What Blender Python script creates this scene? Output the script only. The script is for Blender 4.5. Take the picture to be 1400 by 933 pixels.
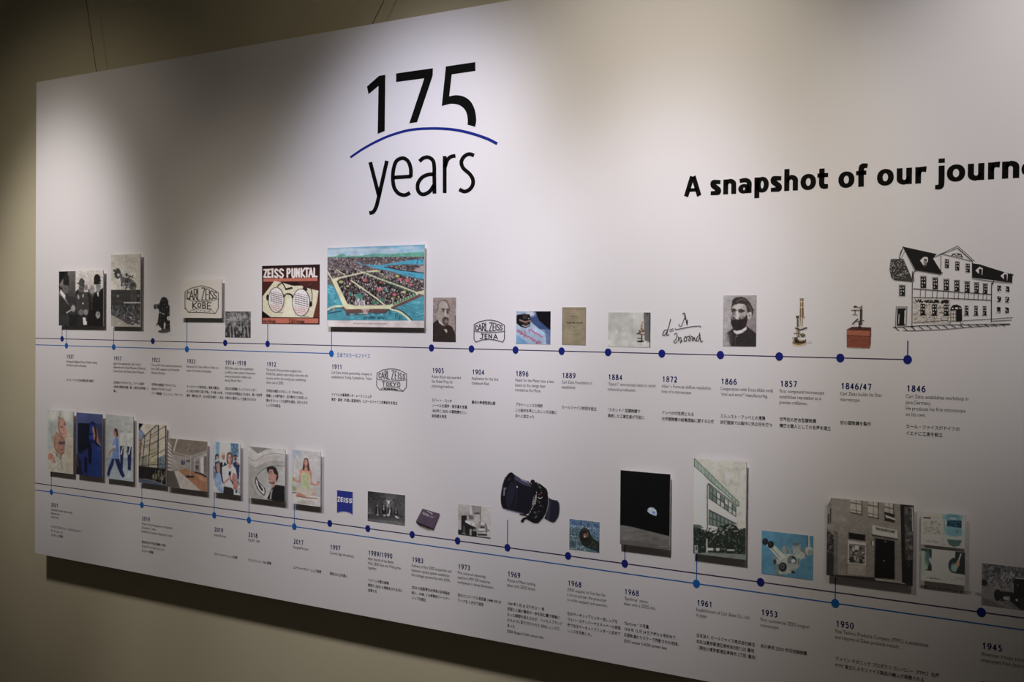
import bpy, bmesh, math, random
import numpy as np
from mathutils import Vector, Matrix

for o in list(bpy.data.objects):
    bpy.data.objects.remove(o, do_unlink=True)
SC = bpy.context.scene
COL = SC.collection

# ------------------------------------------------------------------ camera
# the board's printed front is the plane y = 0 (x along it from its left edge, z up);
# the visitor stands 3.1 m in front of it, far to the right, eye at 1.5 m
F, CX, CY = 1944.0, 700.0, 466.5
CAM = np.array([4.83, -3.1, 1.5])
YAW, PITCH, ROLL = 0.67678, -0.01443, 0.00798
_cy, _sy, _cp, _sp = math.cos(YAW), math.sin(YAW), math.cos(PITCH), math.sin(PITCH)
FW = np.array([-_sy*_cp, _cy*_cp, _sp])
_r = np.array([_cy, _sy, 0.0]); _u = np.cross(_r, FW)
RT = math.cos(ROLL)*_r + math.sin(ROLL)*_u
UP = -math.sin(ROLL)*_r + math.cos(ROLL)*_u
cam_d = bpy.data.cameras.new('camera'); cam = bpy.data.objects.new('camera', cam_d); COL.objects.link(cam)
cam_d.sensor_width = 36.0; cam_d.lens = 36.0*F/1400.0
cam.matrix_world = Matrix(((RT[0], UP[0], -FW[0], CAM[0]), (RT[1], UP[1], -FW[1], CAM[1]),
                           (RT[2], UP[2], -FW[2], CAM[2]), (0, 0, 0, 1)))
SC.camera = cam

# ------------------------------------------------------------------ world, lamps, exposure
SC.view_settings.view_transform = 'Standard'; SC.view_settings.look = 'None'
SC.view_settings.gamma = 1.0; SC.view_settings.use_curve_mapping = False
SC.view_settings.exposure = 0.0
world = bpy.data.worlds.new('world'); SC.world = world; world.use_nodes = True
bg = world.node_tree.nodes['Background']
bg.inputs[0].default_value = (1.0, 0.90, 0.76, 1); bg.inputs[1].default_value = 0.056

def spot(x, y, z, tx, tz, power, half, blend, col, radius=0.12, ty=0.0):
    d = bpy.data.lights.new('ceiling_spotlight', 'SPOT'); o = bpy.data.objects.new('ceiling_spotlight_beam', d)
    COL.objects.link(o); o.location = (x, y, z)
    o.rotation_euler = (Vector((tx, ty, tz)) - Vector((x, y, z))).to_track_quat('-Z', 'Y').to_euler()
    d.energy = power; d.spot_size = math.radians(2*half); d.spot_blend = blend; d.color = col; d.shadow_soft_size = radius
    return o
WARM = (1.03, 0.99, 0.96)
COOL = (0.98, 0.995, 1.15)
SPILL = (1.07, 0.98, 0.78)
LY, LZ = -1.25, 2.98
#       lamp x  aim x  aim z  watts  half  blend | its wide spill: watts, half, aim z
LAMPS = ((0.31, 0.11, 1.54, 104.0, 21.8, 1.00, 18.3, 43.5, 1.27, WARM), (1.27, 1.31, 0.70, 68.0, 21.5, 0.60, 21.0, 27.0, 1.15, WARM),
         (2.39, 1.94, 1.67, 108.0, 24.0, 1.00, 9.0, 49.2, 2.10, COOL), (3.18, 2.76, 1.45, 88.0, 18.2, 0.99, 67.0, 31.7, 1.65, COOL),
         (4.50, 3.90, 1.98, 92.0, 21.5, 0.85, 5.0, 26.0, 1.30, WARM))
for lx, tx, tz, pw, half, bl, sw, sh, sz, cc in LAMPS:
    spot(lx, LY, LZ, tx, tz, pw, half, bl, cc)
    spot(lx, LY, LZ, tx, sz, sw, sh, 1.0, SPILL)

# ------------------------------------------------------------------ helpers
def at(x, y, Y=0.0):
    """photo pixel -> point of the plane y = Y"""
    d = FW + (x-CX)/F*RT + (CY-y)/F*UP
    t = (Y-CAM[1])/d[1]
    return CAM + t*d
def proj(X, Y, Z):
    d0, d1, d2 = X-CAM[0], Y-CAM[1], Z-CAM[2]
    w = d0*FW[0]+d1*FW[1]+d2*FW[2]
    return CX+F*(d0*RT[0]+d1*RT[1]+d2*RT[2])/w, CY-F*(d0*UP[0]+d1*UP[1]+d2*UP[2])/w

def lin(c):
    c = np.asarray(c, float)/255.0
    return np.where(c <= 0.04045, c/12.92, ((c+0.055)/1.055)**2.4)
def material(name, rgb, rough=0.6, spec=0.3, noise=0.0, nscale=40.0, bump=0.0):
    m = bpy.data.materials.new(name); m.use_nodes = True; nt = m.node_tree; b = nt.nodes['Principled BSDF']
    c = tuple(lin(rgb))
    b.inputs['Roughness'].default_value = rough; b.inputs['Specular IOR Level'].default_value = spec
    b.inputs['Base Color'].default_value = (*c, 1)
    if noise or bump:
        tc = nt.nodes.new('ShaderNodeTexCoord'); n = nt.nodes.new('ShaderNodeTexNoise'); n.inputs['Scale'].default_value = nscale
        n.inputs['Detail'].default_value = 6
        nt.links.new(tc.outputs['Object'], n.inputs['Vector'])
        if noise:
            r = nt.nodes.new('ShaderNodeValToRGB')
            r.color_ramp.elements[0].position = 0.3; r.color_ramp.elements[1].position = 0.7
            r.color_ramp.elements[0].color = (*[v*(1-noise) for v in c], 1)
            r.color_ramp.elements[1].color = (*[min(1, v*(1+noise)) for v in c], 1)
            nt.links.new(n.outputs['Fac'], r.inputs['Fac']); nt.links.new(r.outputs['Color'], b.inputs['Base Color'])
        if bump:
            n2 = nt.nodes.new('ShaderNodeTexNoise'); n2.inputs['Scale'].default_value = nscale*8
            nt.links.new(tc.outputs['Object'], n2.inputs['Vector'])
            bp = nt.nodes.new('ShaderNodeBump'); bp.inputs['Strength'].default_value = bump; bp.inputs['Distance'].default_value = 0.001
            nt.links.new(n2.outputs['Fac'], bp.inputs['Height']); nt.links.new(bp.outputs['Normal'], b.inputs['Normal'])
    return m
PAPER = (233, 228, 231)
M = {'wall': material('painted_wall', (200, 190, 164), 0.8, 0.2, 0.03, 3.0, 0.25),
     'ceiling': material('ceiling_paint', (150, 146, 132), 0.9, 0.1, 0.03, 3.0),
     'floor': material('floor_carpet', (90, 84, 74), 0.95, 0.1, 0.2, 60.0, 0.5),
     'board': material('satin_board_film', PAPER, 0.5, 0.25, 0.008, 2.0),
     'navy': material('navy_ink', (28, 38, 122), 0.5, 0.3), 'line': material('dark_line_ink', (62, 56, 92), 0.5, 0.3),
     'blue': material('light_blue_ink', (28, 104, 184), 0.5, 0.3), 'year': material('year_ink', (30, 36, 98), 0.5, 0.3),
     'text': material('grey_text_ink', (78, 73, 72), 0.5, 0.3), 'textj': material('black_text_ink', (34, 31, 30), 0.5, 0.3),
     'black': material('black_ink', (12, 11, 9), 0.6, 0.12),
     'edge': material('added_backing_white', (205, 200, 196), 0.7, 0.2), 'mount': material('grey_mount', (120, 116, 112), 0.8, 0.2),
     'wire': material('steel_wire', (62, 56, 48), 0.5, 0.4), 'white': material('white_ink', (235, 230, 225), 0.5, 0.3),
     'logoblue': material('royal_blue_ink', (24, 40, 130), 0.5, 0.3)}

def tag(o, label=None, cat=None, group=None, kind=None):
    if label: o['label'] = label
    if cat: o['category'] = cat
    if group: o['group'] = group
    if kind: o['kind'] = kind
    return o
def link(name, me, parent=None, mats=()):
    o = bpy.data.objects.new(name, me); COL.objects.link(o)
    for m in mats: me.materials.append(m)
    if parent: o.parent = parent
    return o
def mesh(name, verts, faces, mats, parent=None, midx=None):
    me = bpy.data.meshes.new(name); me.from_pydata([tuple(map(float, v)) for v in verts], [], faces)
    if midx: me.polygons.foreach_set('material_index', midx)
    me.update()
    return link(name, me, parent, mats if isinstance(mats, (list, tuple)) else [mats])
def box(name, x0, x1, y0, y1, z0, z1, mat, parent=None, bevel=0.0):
    bm = bmesh.new(); bmesh.ops.create_cube(bm, size=1)
    for v in bm.verts:
        v.co = Vector((x0 if v.co.x < 0 else x1, y0 if v.co.y < 0 else y1, z0 if v.co.z < 0 else z1))
    if bevel: bmesh.ops.bevel(bm, geom=bm.edges[:], offset=bevel, segments=2, affect='EDGES', profile=0.5)
    me = bpy.data.meshes.new(name); bm.to_mesh(me); bm.free()
    return link(name, me, parent, [mat])

# ------------------------------------------------------------------ the room
WALL_Y = 0.06
CEIL = 3.15
FLOOR = -0.15      # the eye is 1.65 m above it
tag(box('wall_back', -3.2, 8.5, WALL_Y, WALL_Y+0.15, FLOOR, CEIL, M['wall']), kind='structure')
tag(box('floor', -3.2, 8.5, -6.5, WALL_Y+0.15, FLOOR-0.12, FLOOR, M['floor']), kind='structure')
tag(box('ceiling', -3.2, 8.5, -6.5, WALL_Y+0.15, CEIL, CEIL+0.1, M['ceiling']), kind='structure')
tag(box('baseboard_back', -3.2, 8.5, WALL_Y-0.012, WALL_Y, FLOOR, FLOOR+0.08, M['wall'], bevel=0.002), kind='structure')

# ------------------------------------------------------------------ the board
tl, bl_ = at(50, 112.5), at(48.5, 757)
ZT, ZB = float(tl[2]), float(bl_[2])
BX1 = 6.4
board = bpy.data.objects.new('timeline_board', None); COL.objects.link(board)
tag(board, 'long white exhibition board printed with a company timeline and big heading, hung on the wall', 'board')
box('panel', 0.0, BX1, 0.0, 0.012, ZB, ZT, M['board'], board, bevel=0.0006)
for fx in (1.0, 3.1, 5.2):
    box('standoff', fx-0.04, fx+0.04, 0.0122, WALL_Y-0.0012, 1.2, 1.9, M['mount'], board)

def wire(x0, z0, x1, z1, y0, y1, label):
    a, b = Vector((x0, y0, z0)), Vector((x1, y1, z1)); d = (b-a).normalized(); u = d.cross(Vector((0, 1, 0))).normalized(); w = d.cross(u); n = 8; r = 0.0011
    vs = [c+(u*math.cos(2*math.pi*i/n)+w*math.sin(2*math.pi*i/n))*r for c in (a, b) for i in range(n)]
    fs = [(i, (i+1) % n, n+(i+1) % n, n+i) for i in range(n)]+[tuple(range(n)), tuple(range(2*n-1, n-1, -1))]
    o = mesh('hanging_wire', vs, fs, M['wire']); return tag(o, label, 'wire', 'wires the board hangs from')
_w = [at(132, 97.3, 0.006), at(118, 0, 0.006), at(508.5, 33.5, 0.006), at(525, 0, 0.006)]
for a, b, lb in ((_w[0], _w[1], 'thin dark wire rising from the top edge of the board near its left corner'), (_w[2], _w[3], 'thin slanting wire rising from the board top edge above the big numeral one')):
    sx = (b[0]-a[0])/(b[2]-a[2]); wire(a[0], ZT-0.0005, a[0]+sx*(CEIL-ZT), CEIL, 0.006, 0.006, lb)

INK = -0.0004
def ribbon(pts, w, Y=INK, closed=False, wz=None):
    """pts in photo pixels -> ribbon quads on the plane; width w in pixels"""
    P = np.array(pts, float); n = len(P); vs = []; fs = []
    for i in range(n):
        a = P[max(i-1, 0)] if not closed else P[(i-1) % n]; b = P[min(i+1, n-1)] if not closed else P[(i+1) % n]
        t = b-a; t /= (np.hypot(*t)+1e-9); nn = np.array([-t[1], t[0]])
        ww = w[i] if isinstance(w, (list, tuple)) else w
        vs += [at(*(P[i]+nn*ww/2), Y), at(*(P[i]-nn*ww/2), Y)]
    m = n if closed else n-1
    for i in range(m):
        j = (i+1) % n
        fs.append((2*i, 2*i+1, 2*j+1, 2*j))
    return vs, fs
def spline(pts, k=8):
    P = [np.array(p, float) for p in pts]; P = [2*P[0]-P[1]]+P+[2*P[-1]-P[-2]]; out = []
    for i in range(1, len(P)-2):
        for s in range(k):
            t = s/k
            out.append(0.5*((2*P[i])+(-P[i-1]+P[i+1])*t+(2*P[i-1]-5*P[i]+4*P[i+1]-P[i+2])*t*t+(-P[i-1]+3*P[i]-3*P[i+1]+P[i+2])*t**3))
    out.append(P[-2]); return out
def merge(parts):
    V = []; Fc = []
    for vs, fs in parts:
        o = len(V); V += list(vs); Fc += [tuple(i+o for i in f) for f in fs]
    return V, Fc
def zz(pts, ox, oy, s): return [(ox+x/s, oy+y/s) for x, y in pts]

# horizontal timeline rules: given by board height, sampled from the photograph
L1D, L1L = float(at(590, 475.9)[2]), float(at(255.6, 477.7)[2])
L2D, L2L = float(at(693.9, 749)[2]), float(at(952.3, 798.3)[2])
def rule(name, x0, x1, z, t, mat):
    o = mesh(name, [(x0, INK, z-t/2), (x1, INK, z-t/2), (x1, INK, z+t/2), (x0, INK, z+t/2)], [(0, 1, 2, 3)], mat, board)
    return o
X1E, X1L = float(at(1241, 491.3)[0]), float(at(453.3, 483.3)[0])
rule('timeline_rule', 0.0, X1E, L1D, 0.0024, M['line'])['label'] = 'thin dark upper timeline rule'
rule('timeline_rule', 0.0, X1L, L1L, 0.0024, M['blue'])['label'] = 'thin light blue upper timeline rule'
rule('timeline_rule', 0.0, BX1, L2D, 0.0028, M['line'])['label'] = 'thin dark lower timeline rule'
rule('timeline_rule', 0.0, BX1, L2L, 0.0028, M['blue'])['label'] = 'thin light blue lower timeline rule'
R_DOT = 0.0103
def disc_mesh():
    n = 28; vs = [(R_DOT*math.cos(2*math.pi*i/n), -0.0009, R_DOT*math.sin(2*math.pi*i/n)) for i in range(n)]
    vs += [(R_DOT*math.cos(2*math.pi*i/n), 0, R_DOT*math.sin(2*math.pi*i/n)) for i in range(n)]
    fs = [tuple(range(n-1, -1, -1))[::-1]]+[(i, (i+1) % n, n+(i+1) % n, n+i) for i in range(n)]
    return vs, fs
_dm = {}
for key in ('navy', 'blue'):
    vs, fs = disc_mesh(); me = bpy.data.meshes.new('timeline_dot'); me.from_pydata(vs, [], fs); me.materials.append(M[key]); _dm[key] = me
DOTS = [  # px, which rule, colour, stem top pixel y
    (85, L1D, 'navy', 446), (209, L1D, 'navy', None), (308, L1D, 'navy', None), (366, L1D, 'navy', 443),
    (590, L1D, 'navy', None), (644.7, L1D, 'navy', None), (705, L1D, 'navy', None), (768, L1D, 'navy', None),
    (831.5, L1D, 'navy', None), (905, L1D, 'navy', None), (985, L1D, 'navy', None), (1065.5, L1D, 'navy', None),
    (1149, L1D, 'navy', None), (1241, L1D, 'navy', 466), (91, L1L, 'blue', 446), (155.6, L1L, 'blue', 448),
    (255.6, L1L, 'blue', 436), (453.3, L1L, 'blue', 448), (451, L2D, 'navy', None), (503, L2D, 'navy', None),
    (563.6, L2D, 'navy', None), (625.7, L2D, 'navy', None), (693.9, L2D, 'navy', 711), (776.8, L2D, 'navy', None),
    (854.3, L2D, 'navy', 745), (1040, L2D, 'navy', None), (1341.8, L2D, 'navy', None), (70.3, L2L, 'blue', 645),
    (194, L2L, 'blue', 663), (293, L2L, 'blue', 673), (340.5, L2L, 'blue', 681), (402.5, L2L, 'blue', 689),
    (952.3, L2L, 'blue', 756), (1142, L2L, 'blue', 790)]
for px, z, key, top in DOTS:
    # solve for the board x whose projection is px at height z
    x = float(at(px, 470 if z in (L1D, L1L) else 750)[0])
    for _ in range(3):
        u, v = proj(x, 0, z); x += float(at(px, v)[0]-at(u, v)[0])
    o = bpy.data.objects.new('timeline_dot', _dm[key]); COL.objects.link(o); o.parent = board; o.location = (x, 0, z)
    if top is not None:
        zt = float(at(px, top)[2])
        mesh('marker_stem', [(x-0.0014, INK-0.0001, z), (x+0.0014, INK-0.0001, z), (x+0.0014, INK-0.0001, zt), (x-0.0014, INK-0.0001, zt)],
             [(0, 1, 2, 3)], M[key], board)

# ---- lettering: text curves turned into meshes in one go
_txt = []
def text(s, X, Z, size, sx, mat, owner, Y=INK, off=0.0, space=1.0, slant=0.0, spacing=1.0, rot=0.0):
    c = bpy.data.curves.new('lettering', 'FONT'); c.body = s; c.size = size; c.resolution_u = 2; c.offset = off
    c.space_line = space; c.shear = slant; c.space_character = spacing
    o = bpy.data.objects.new('lettering', c); COL.objects.link(o)
    _txt.append((o, X, Z, sx, mat, owner, Y, rot))
def flush_text():
    bpy.context.view_layer.update(); dg = bpy.context.evaluated_depsgraph_get(); per = {}
    for o, X, Z, sx, mat, owner, Y, rot in _txt:
        me = bpy.data.meshes.new_from_object(o.evaluated_get(dg)); n = len(me.vertices)
        co = np.empty(n*3); me.vertices.foreach_get('co', co); co = co.reshape(-1, 3)
        cr, sr = math.cos(rot), math.sin(rot)
        lx, lz = co[:, 0]*sx, co[:, 1]
        V = np.stack([X+lx*cr-lz*sr, np.full(n, Y), Z+lx*sr+lz*cr], 1)
        Fc = [tuple(p.vertices) for p in me.polygons]
        per.setdefault(id(owner), (owner, []))[1].append((V, Fc, mat)); bpy.data.meshes.remove(me)
    for o, *_ in _txt:
        c = o.data; bpy.data.objects.remove(o); bpy.data.curves.remove(c)
    _txt.clear()
    for owner, lst in per.values():
        V = []; Fc = []; mi = []; mats = []
        for v, f, m in lst:
            o = len(V); V += v.tolist(); Fc += [tuple(i+o for i in t) for t in f]
            if m not in mats: mats.append(m)
            mi += [mats.index(m)]*len(f)
        mesh(owner[0], V, Fc, mats, owner[1], mi)

# the anniversary mark: black numerals, a blue arc, the word below it
Z7 = (470, 60, 3.7333)
def poly_face(pts, Y=INK): return [at(x, y, Y) for x, y in pts], [tuple(range(len(pts)))]
n1 = [(118, 218), (180, 163), (212, 158), (209, 445), (173, 460), (177, 215), (126, 257)]
n7 = [(267, 151), (455, 124), (454, 162), (374, 400), (334, 406), (411, 176), (267, 195)]
n5 = [(521, 115), (671, 93), (672, 138), (551, 156), (538, 268)]+[tuple(q) for q in spline([(538, 268), (575, 262), (615, 270), (648, 295), (668, 335), (676, 385), (671, 424)], 6)[1:]]+[
      tuple(q) for q in spline([(632, 413), (632, 380), (625, 350), (610, 327), (585, 311), (550, 306), (520, 312), (500, 318)], 6)]
for nm, pg in (('numeral_one', n1), ('numeral_seven', n7), ('numeral_five', n5)):
    v, f = poly_face(zz(pg, *Z7)); mesh(nm, v, f, M['black'], board)
arc = spline([(33, 580), (100, 535), (180, 492), (260, 460), (350, 438), (460, 432), (560, 438), (650, 457), (730, 484), (783, 510)])
v, f = ribbon(zz(arc, *Z7), [3.0+1.2*i/(len(arc)-1) for i in range(len(arc))], INK-0.0001); mesh('blue_arc', v, f, M['logoblue'], board)
W = 19.5/3.7333
word = {'letter_y': [[(135, 604), (180, 780)], [(220, 597), (176, 792), (163, 838), (148, 860), (130, 864)]],
        'letter_e': [[(253, 683), (345, 677)], [(342, 680), (342, 640), (332, 606), (315, 588), (296, 584), (270, 597), (256, 630), (250, 680), (256, 730), (275, 760), (300, 772), (320, 770), (338, 760)]],
        'letter_a': [[(386, 600), (405, 584), (430, 579), (452, 592), (461, 620), (462, 680), (463, 765)], [(461, 666), (430, 668), (400, 682), (379, 712), (378, 745), (392, 765), (412, 768), (440, 752), (460, 722)]],
        'letter_r': [[(515, 573), (515, 762)], [(516, 630), (528, 594), (548, 576), (570, 572)]],
        'letter_s': [[(665, 570), (640, 563), (615, 575), (600, 603), (610, 635), (640, 662), (658, 690), (658, 720), (640, 745), (615, 754), (589, 743)]]}
for nm, strokes in word.items():
    parts = []
    for st in strokes:
        st = spline(st, 6) if len(st) > 2 else st
        parts.append(ribbon(zz(st, *Z7), W))
    v, f = merge(parts); mesh(nm, v, f, M['black'], board)

# the bold heading, drawn stroke by stroke in metres on the board
HZ = float(at(935, 269.2)[2]); ST, TH, XH, AS, DS = 0.0140, 0.0100, 0.0374, 0.0530, 0.0135
def mrib(pts, ws):
    P = [np.array(q, float) for q in pts]
    if len(P) > 2:
        Q = spline(P, 6); n = len(P)-1; W_ = [ws[min(int(i/6), n-1)]*(1-(i/6-int(i/6)))+ws[min(int(i/6)+1, n)]*(i/6-int(i/6)) for i in range(len(Q)-1)]+[ws[-1]]; P = Q
    else: W_ = ws
    vs = []; fs = []
    for i in range(len(P)):
        t = P[min(i+1, len(P)-1)]-P[max(i-1, 0)]; t = t/(np.hypot(*t)+1e-12); nn = np.array([-t[1], t[0]])*W_[i]/2
        vs += [(P[i][0]+nn[0], INK, HZ+P[i][1]+nn[1]), (P[i][0]-nn[0], INK, HZ+P[i][1]-nn[1])]
    return vs, [(2*i, 2*i+1, 2*i+3, 2*i+2) for i in range(len(P)-1)]
def mring(x0, x1, z0, z1, s, t):
    n = 40; vs = []
    for i in range(n):
        c, q = math.cos(2*math.pi*i/n), math.sin(2*math.pi*i/n); c2, q2 = math.copysign(abs(c)**.92, c), math.copysign(abs(q)**.92, q)
        vs += [((x0+x1)/2+(x1-x0)/2*c2, INK, HZ+(z0+z1)/2+(z1-z0)/2*q2), ((x0+x1)/2+((x1-x0)/2-s)*c, INK, HZ+(z0+z1)/2+((z1-z0)/2-t)*q)]
    return vs, [(2*i, 2*i+1, (2*i+3) % (2*n), (2*i+2) % (2*n)) for i in range(n)]
def glyph(ch, a, b):
    w = b-a; L = a+ST/2; R_ = b-ST/2; m = (a+b)/2
    if ch == 'A': return [mrib([(a+ST*.5, 0), (m-ST*.12, .0505)], [ST*.95]*2), mrib([(b-ST*.5, 0), (m+ST*.12, .0505)], [ST*.95]*2), mrib([(a+w*.25, .016), (b-w*.25, .016)], [TH*.9]*2)]
    if ch in 'nh': return [mrib([(L, 0), (L, AS if ch == 'h' else XH)], [ST]*2), mrib([(L, XH*.58), (L+w*.22, XH*.84), (m+w*.08, XH-TH*.52), (R_-w*.02, XH*.72), (R_, XH*.45), (R_, 0)], [TH*.6, TH, TH*1.15, ST, ST, ST])]
    if ch == 'u': return [mrib([(R_, 0), (R_, XH)], [ST]*2), mrib([(R_, XH*.42), (R_-w*.22, XH*.16), (m-w*.08, TH*.52), (L+w*.02, XH*.28), (L, XH*.55), (L, XH)], [TH*.6, TH, TH*1.15, ST, ST, ST])]
    if ch == 'r': return [mrib([(L, 0), (L, XH)], [ST]*2), mrib([(L, XH*.5), (L+w*.25, XH*.82), (b-w*.2, XH-TH*.55), (b, XH-TH*.6)], [TH*.7, TH*1.1, TH*1.25, TH*1.3])]
    if ch == 'o': return [mring(a, b, -.0006, XH+.0006, ST, TH)]
    if ch == 'p': return [mrib([(L, -DS), (L, XH)], [ST]*2), mring(a+ST*.25, b, -.0006, XH+.0006, ST, TH)]
    if ch == 'a': return [mrib([(a+w*.1, XH*.83), (m-w*.1, XH-TH*.5), (m+w*.15, XH-TH*.6), (R_, XH*.66), (R_, XH*.3), (R_, 0)], [TH, TH*1.1, TH*1.1, ST, ST, ST]), mring(a, b-ST*.35, -.0006, XH*.62, ST, TH*.85)]
    if ch == 's': return [mrib([(b-w*.04, XH*.84), (m+w*.08, XH-TH*.52), (a+w*.24, XH*.84), (a+w*.24, XH*.66), (m, XH*.5), (b-w*.22, XH*.32), (b-w*.24, XH*.16), (m-w*.1, TH*.5), (a+w*.02, XH*.13)], [TH, TH*1.1, ST*.9, ST, ST, ST, ST*.9, TH*1.1, TH])]
    if ch == 'e': return [mrib([(a+ST*.6, XH*.47), (b-ST*.4, XH*.47)], [TH*.8]*2), mrib([(R_+.001, XH*.45), (R_, XH*.68), (m, XH-TH*.5), (L, XH*.62), (L, XH*.35), (m, TH*.5), (b-w*.06, XH*.11)], [ST*.9, ST, TH, ST, ST, TH, TH])]
    if ch == 't': return [mrib([(a, XH-TH*.5), (b, XH-TH*.5)], [TH]*2), mrib([(a+w*.42, XH*1.3), (a+w*.42, XH*.9), (a+w*.42, XH*.3), (m+w*.14, TH*.6), (b, TH*.6)], [ST, ST, ST, TH*1.2, TH])]
    if ch == 'f': return [mrib([(a, XH-TH*.5), (b-w*.1, XH-TH*.5)], [TH]*2), mrib([(a+w*.45, 0), (a+w*.45, XH), (a+w*.52, AS*.88), (b-w*.2, AS-TH*.45), (b, AS-TH*.55)], [ST, ST, ST, TH*1.1, TH])]
    if ch == 'j': return [mrib([(R_, XH), (R_, 0), (R_-w*.08, -DS*.6), (m-w*.1, -DS+TH*.3), (a, -DS+TH*.3)], [ST, ST, ST, TH*1.1, TH]), mrib([(R_, XH+.006), (R_, XH+.016)], [ST*1.05]*2)]
    if ch == 'y': return [mrib([(a+ST*.5, XH), (m+ST*.1, .002)], [ST]*2), mrib([(b-ST*.5, XH), (m, -.002), (m-w*.18, -DS+TH*.3), (a+w*.02, -DS+TH*.3)], [ST*.9, ST*.9, TH, TH])]
_hb = [('A', 87, 230), ('s', 300, 383), ('n', 402, 505), ('a', 522, 628), ('p', 650, 765), ('s', 780, 868), ('h', 888, 998), ('o', 1018, 1142), ('t', 1152, 1238), ('o', 1320, 1448),
       ('f', 1460, 1552), ('o', 1628, 1762), ('u', 1785, 1907), ('r', 1933, 2022), ('j', 2092, 2167), ('o', 2185, 2332), ('u', 2352, 2484), ('r', 2513, 2608), ('n', 2625, 2763), ('e', 2785, 2925), ('y', 2935, 3080)]
for ch, u0, u1 in _hb:
    pa, pb = 920+u0/5.8333, 920+u1/5.8333; v_ = 260-(pa-940)*.055
    x0, x1 = float(at(pa, v_)[0]), float(at(pb, v_)[0]); v, f = merge(glyph(ch, x0, x1))
    mesh('heading_letter', v, f, M['black'], board)

# ---- captions
def figures(txt, X, Z, h=0.0152, adv=0.0118, w=0.0097, t=0.0027):
    out = []; x = X
    def st(pts, k=1.0): out.append(mrib([(x+t/2+p[0]*(w-t), t/2+p[1]*(h-t)) for p in pts], [t*k]*len(pts)))
    def rg(a, b, c, d): out.append(mring(x+a*w, x+b*w, c*h, d*h, t*1.05, t*.9))
    for ch in txt:
        if ch == '0': rg(0, 1, 0, 1)
        elif ch == '1': st([(.55, -.07), (.55, 1.07)], 1.05); st([(.12, .74), (.55, 1)], .9)
        elif ch == '2': st([(.06, .84), (.4, 1), (.85, .85), (.8, .55), (.4, .25), (.05, 0)]); st([(0, 0), (1.05, 0)])
        elif ch == '3': st([(.08, .95), (.5, 1), (.88, .78), (.45, .53)]); st([(.45, .53), (.95, .28), (.5, 0), (.03, .06)])
        elif ch == '4': st([(.72, -.07), (.72, 1.05)]); st([(.72, 1), (.0, .27)]); st([(-.05, .27), (1.1, .27)])
        elif ch == '5': st([(.9, 1), (.2, 1)]); st([(.2, 1.05), (.18, .55)]); st([(.18, .57), (.6, .6), (.95, .32), (.6, .01), (.03, .04)])
        elif ch == '6': rg(0, 1, 0, .64); st([(.9, 1), (.45, .92), (.1, .6), (.04, .35)])
        elif ch == '7': st([(-.03, 1), (1.05, 1)]); st([(.98, 1), (.35, -.07)])
        elif ch == '8': rg(.08, .92, .5, 1); rg(0, 1, 0, .57)
        elif ch == '9': rg(0, 1, .36, 1); st([(.96, .65), (.9, .4), (.55, .08), (.1, 0)])
        elif ch == '/': st([(0, -.12), (.6, 1.1)]); x -= adv*.3
        elif ch == '–': st([(0, .38), (.9, .38)])
        x += adv
    return [([(a, INK, c-HZ+Z) for a, _b2, c in vs], fs) for vs, fs in out]
Y1 = float(at(1239, 535.7)[2]); Y2 = float(at(1142, 857.0)[2])
def caption(px, row, year, eng, jap, jmat='textj', esc=0.84):
    zy = Y1 if row == 1 else Y2; joff = 0.083 if row == 1 else 0.0795
    x = float(at(px, 520 if row == 1 else 780)[0])
    for _ in range(3):
        u, v = proj(x, 0, zy); x += float(at(px, v)[0]-at(u, v)[0])
    v, f = merge(figures(year, x+0.0005, zy)); mesh('year_heading', v, f, M['year'], board)
    text('\n'.join(eng), x-0.0015, zy-0.0146, 0.0124, esc, M['text'], ('english_caption', board, px, 2), space=1.1)
    text('\n'.join(jap), x-0.0005, zy-joff, 0.0106, 0.92, M[jmat], ('japanese_caption', board, px, 3), off=0.00009, space=1.47)
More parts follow.
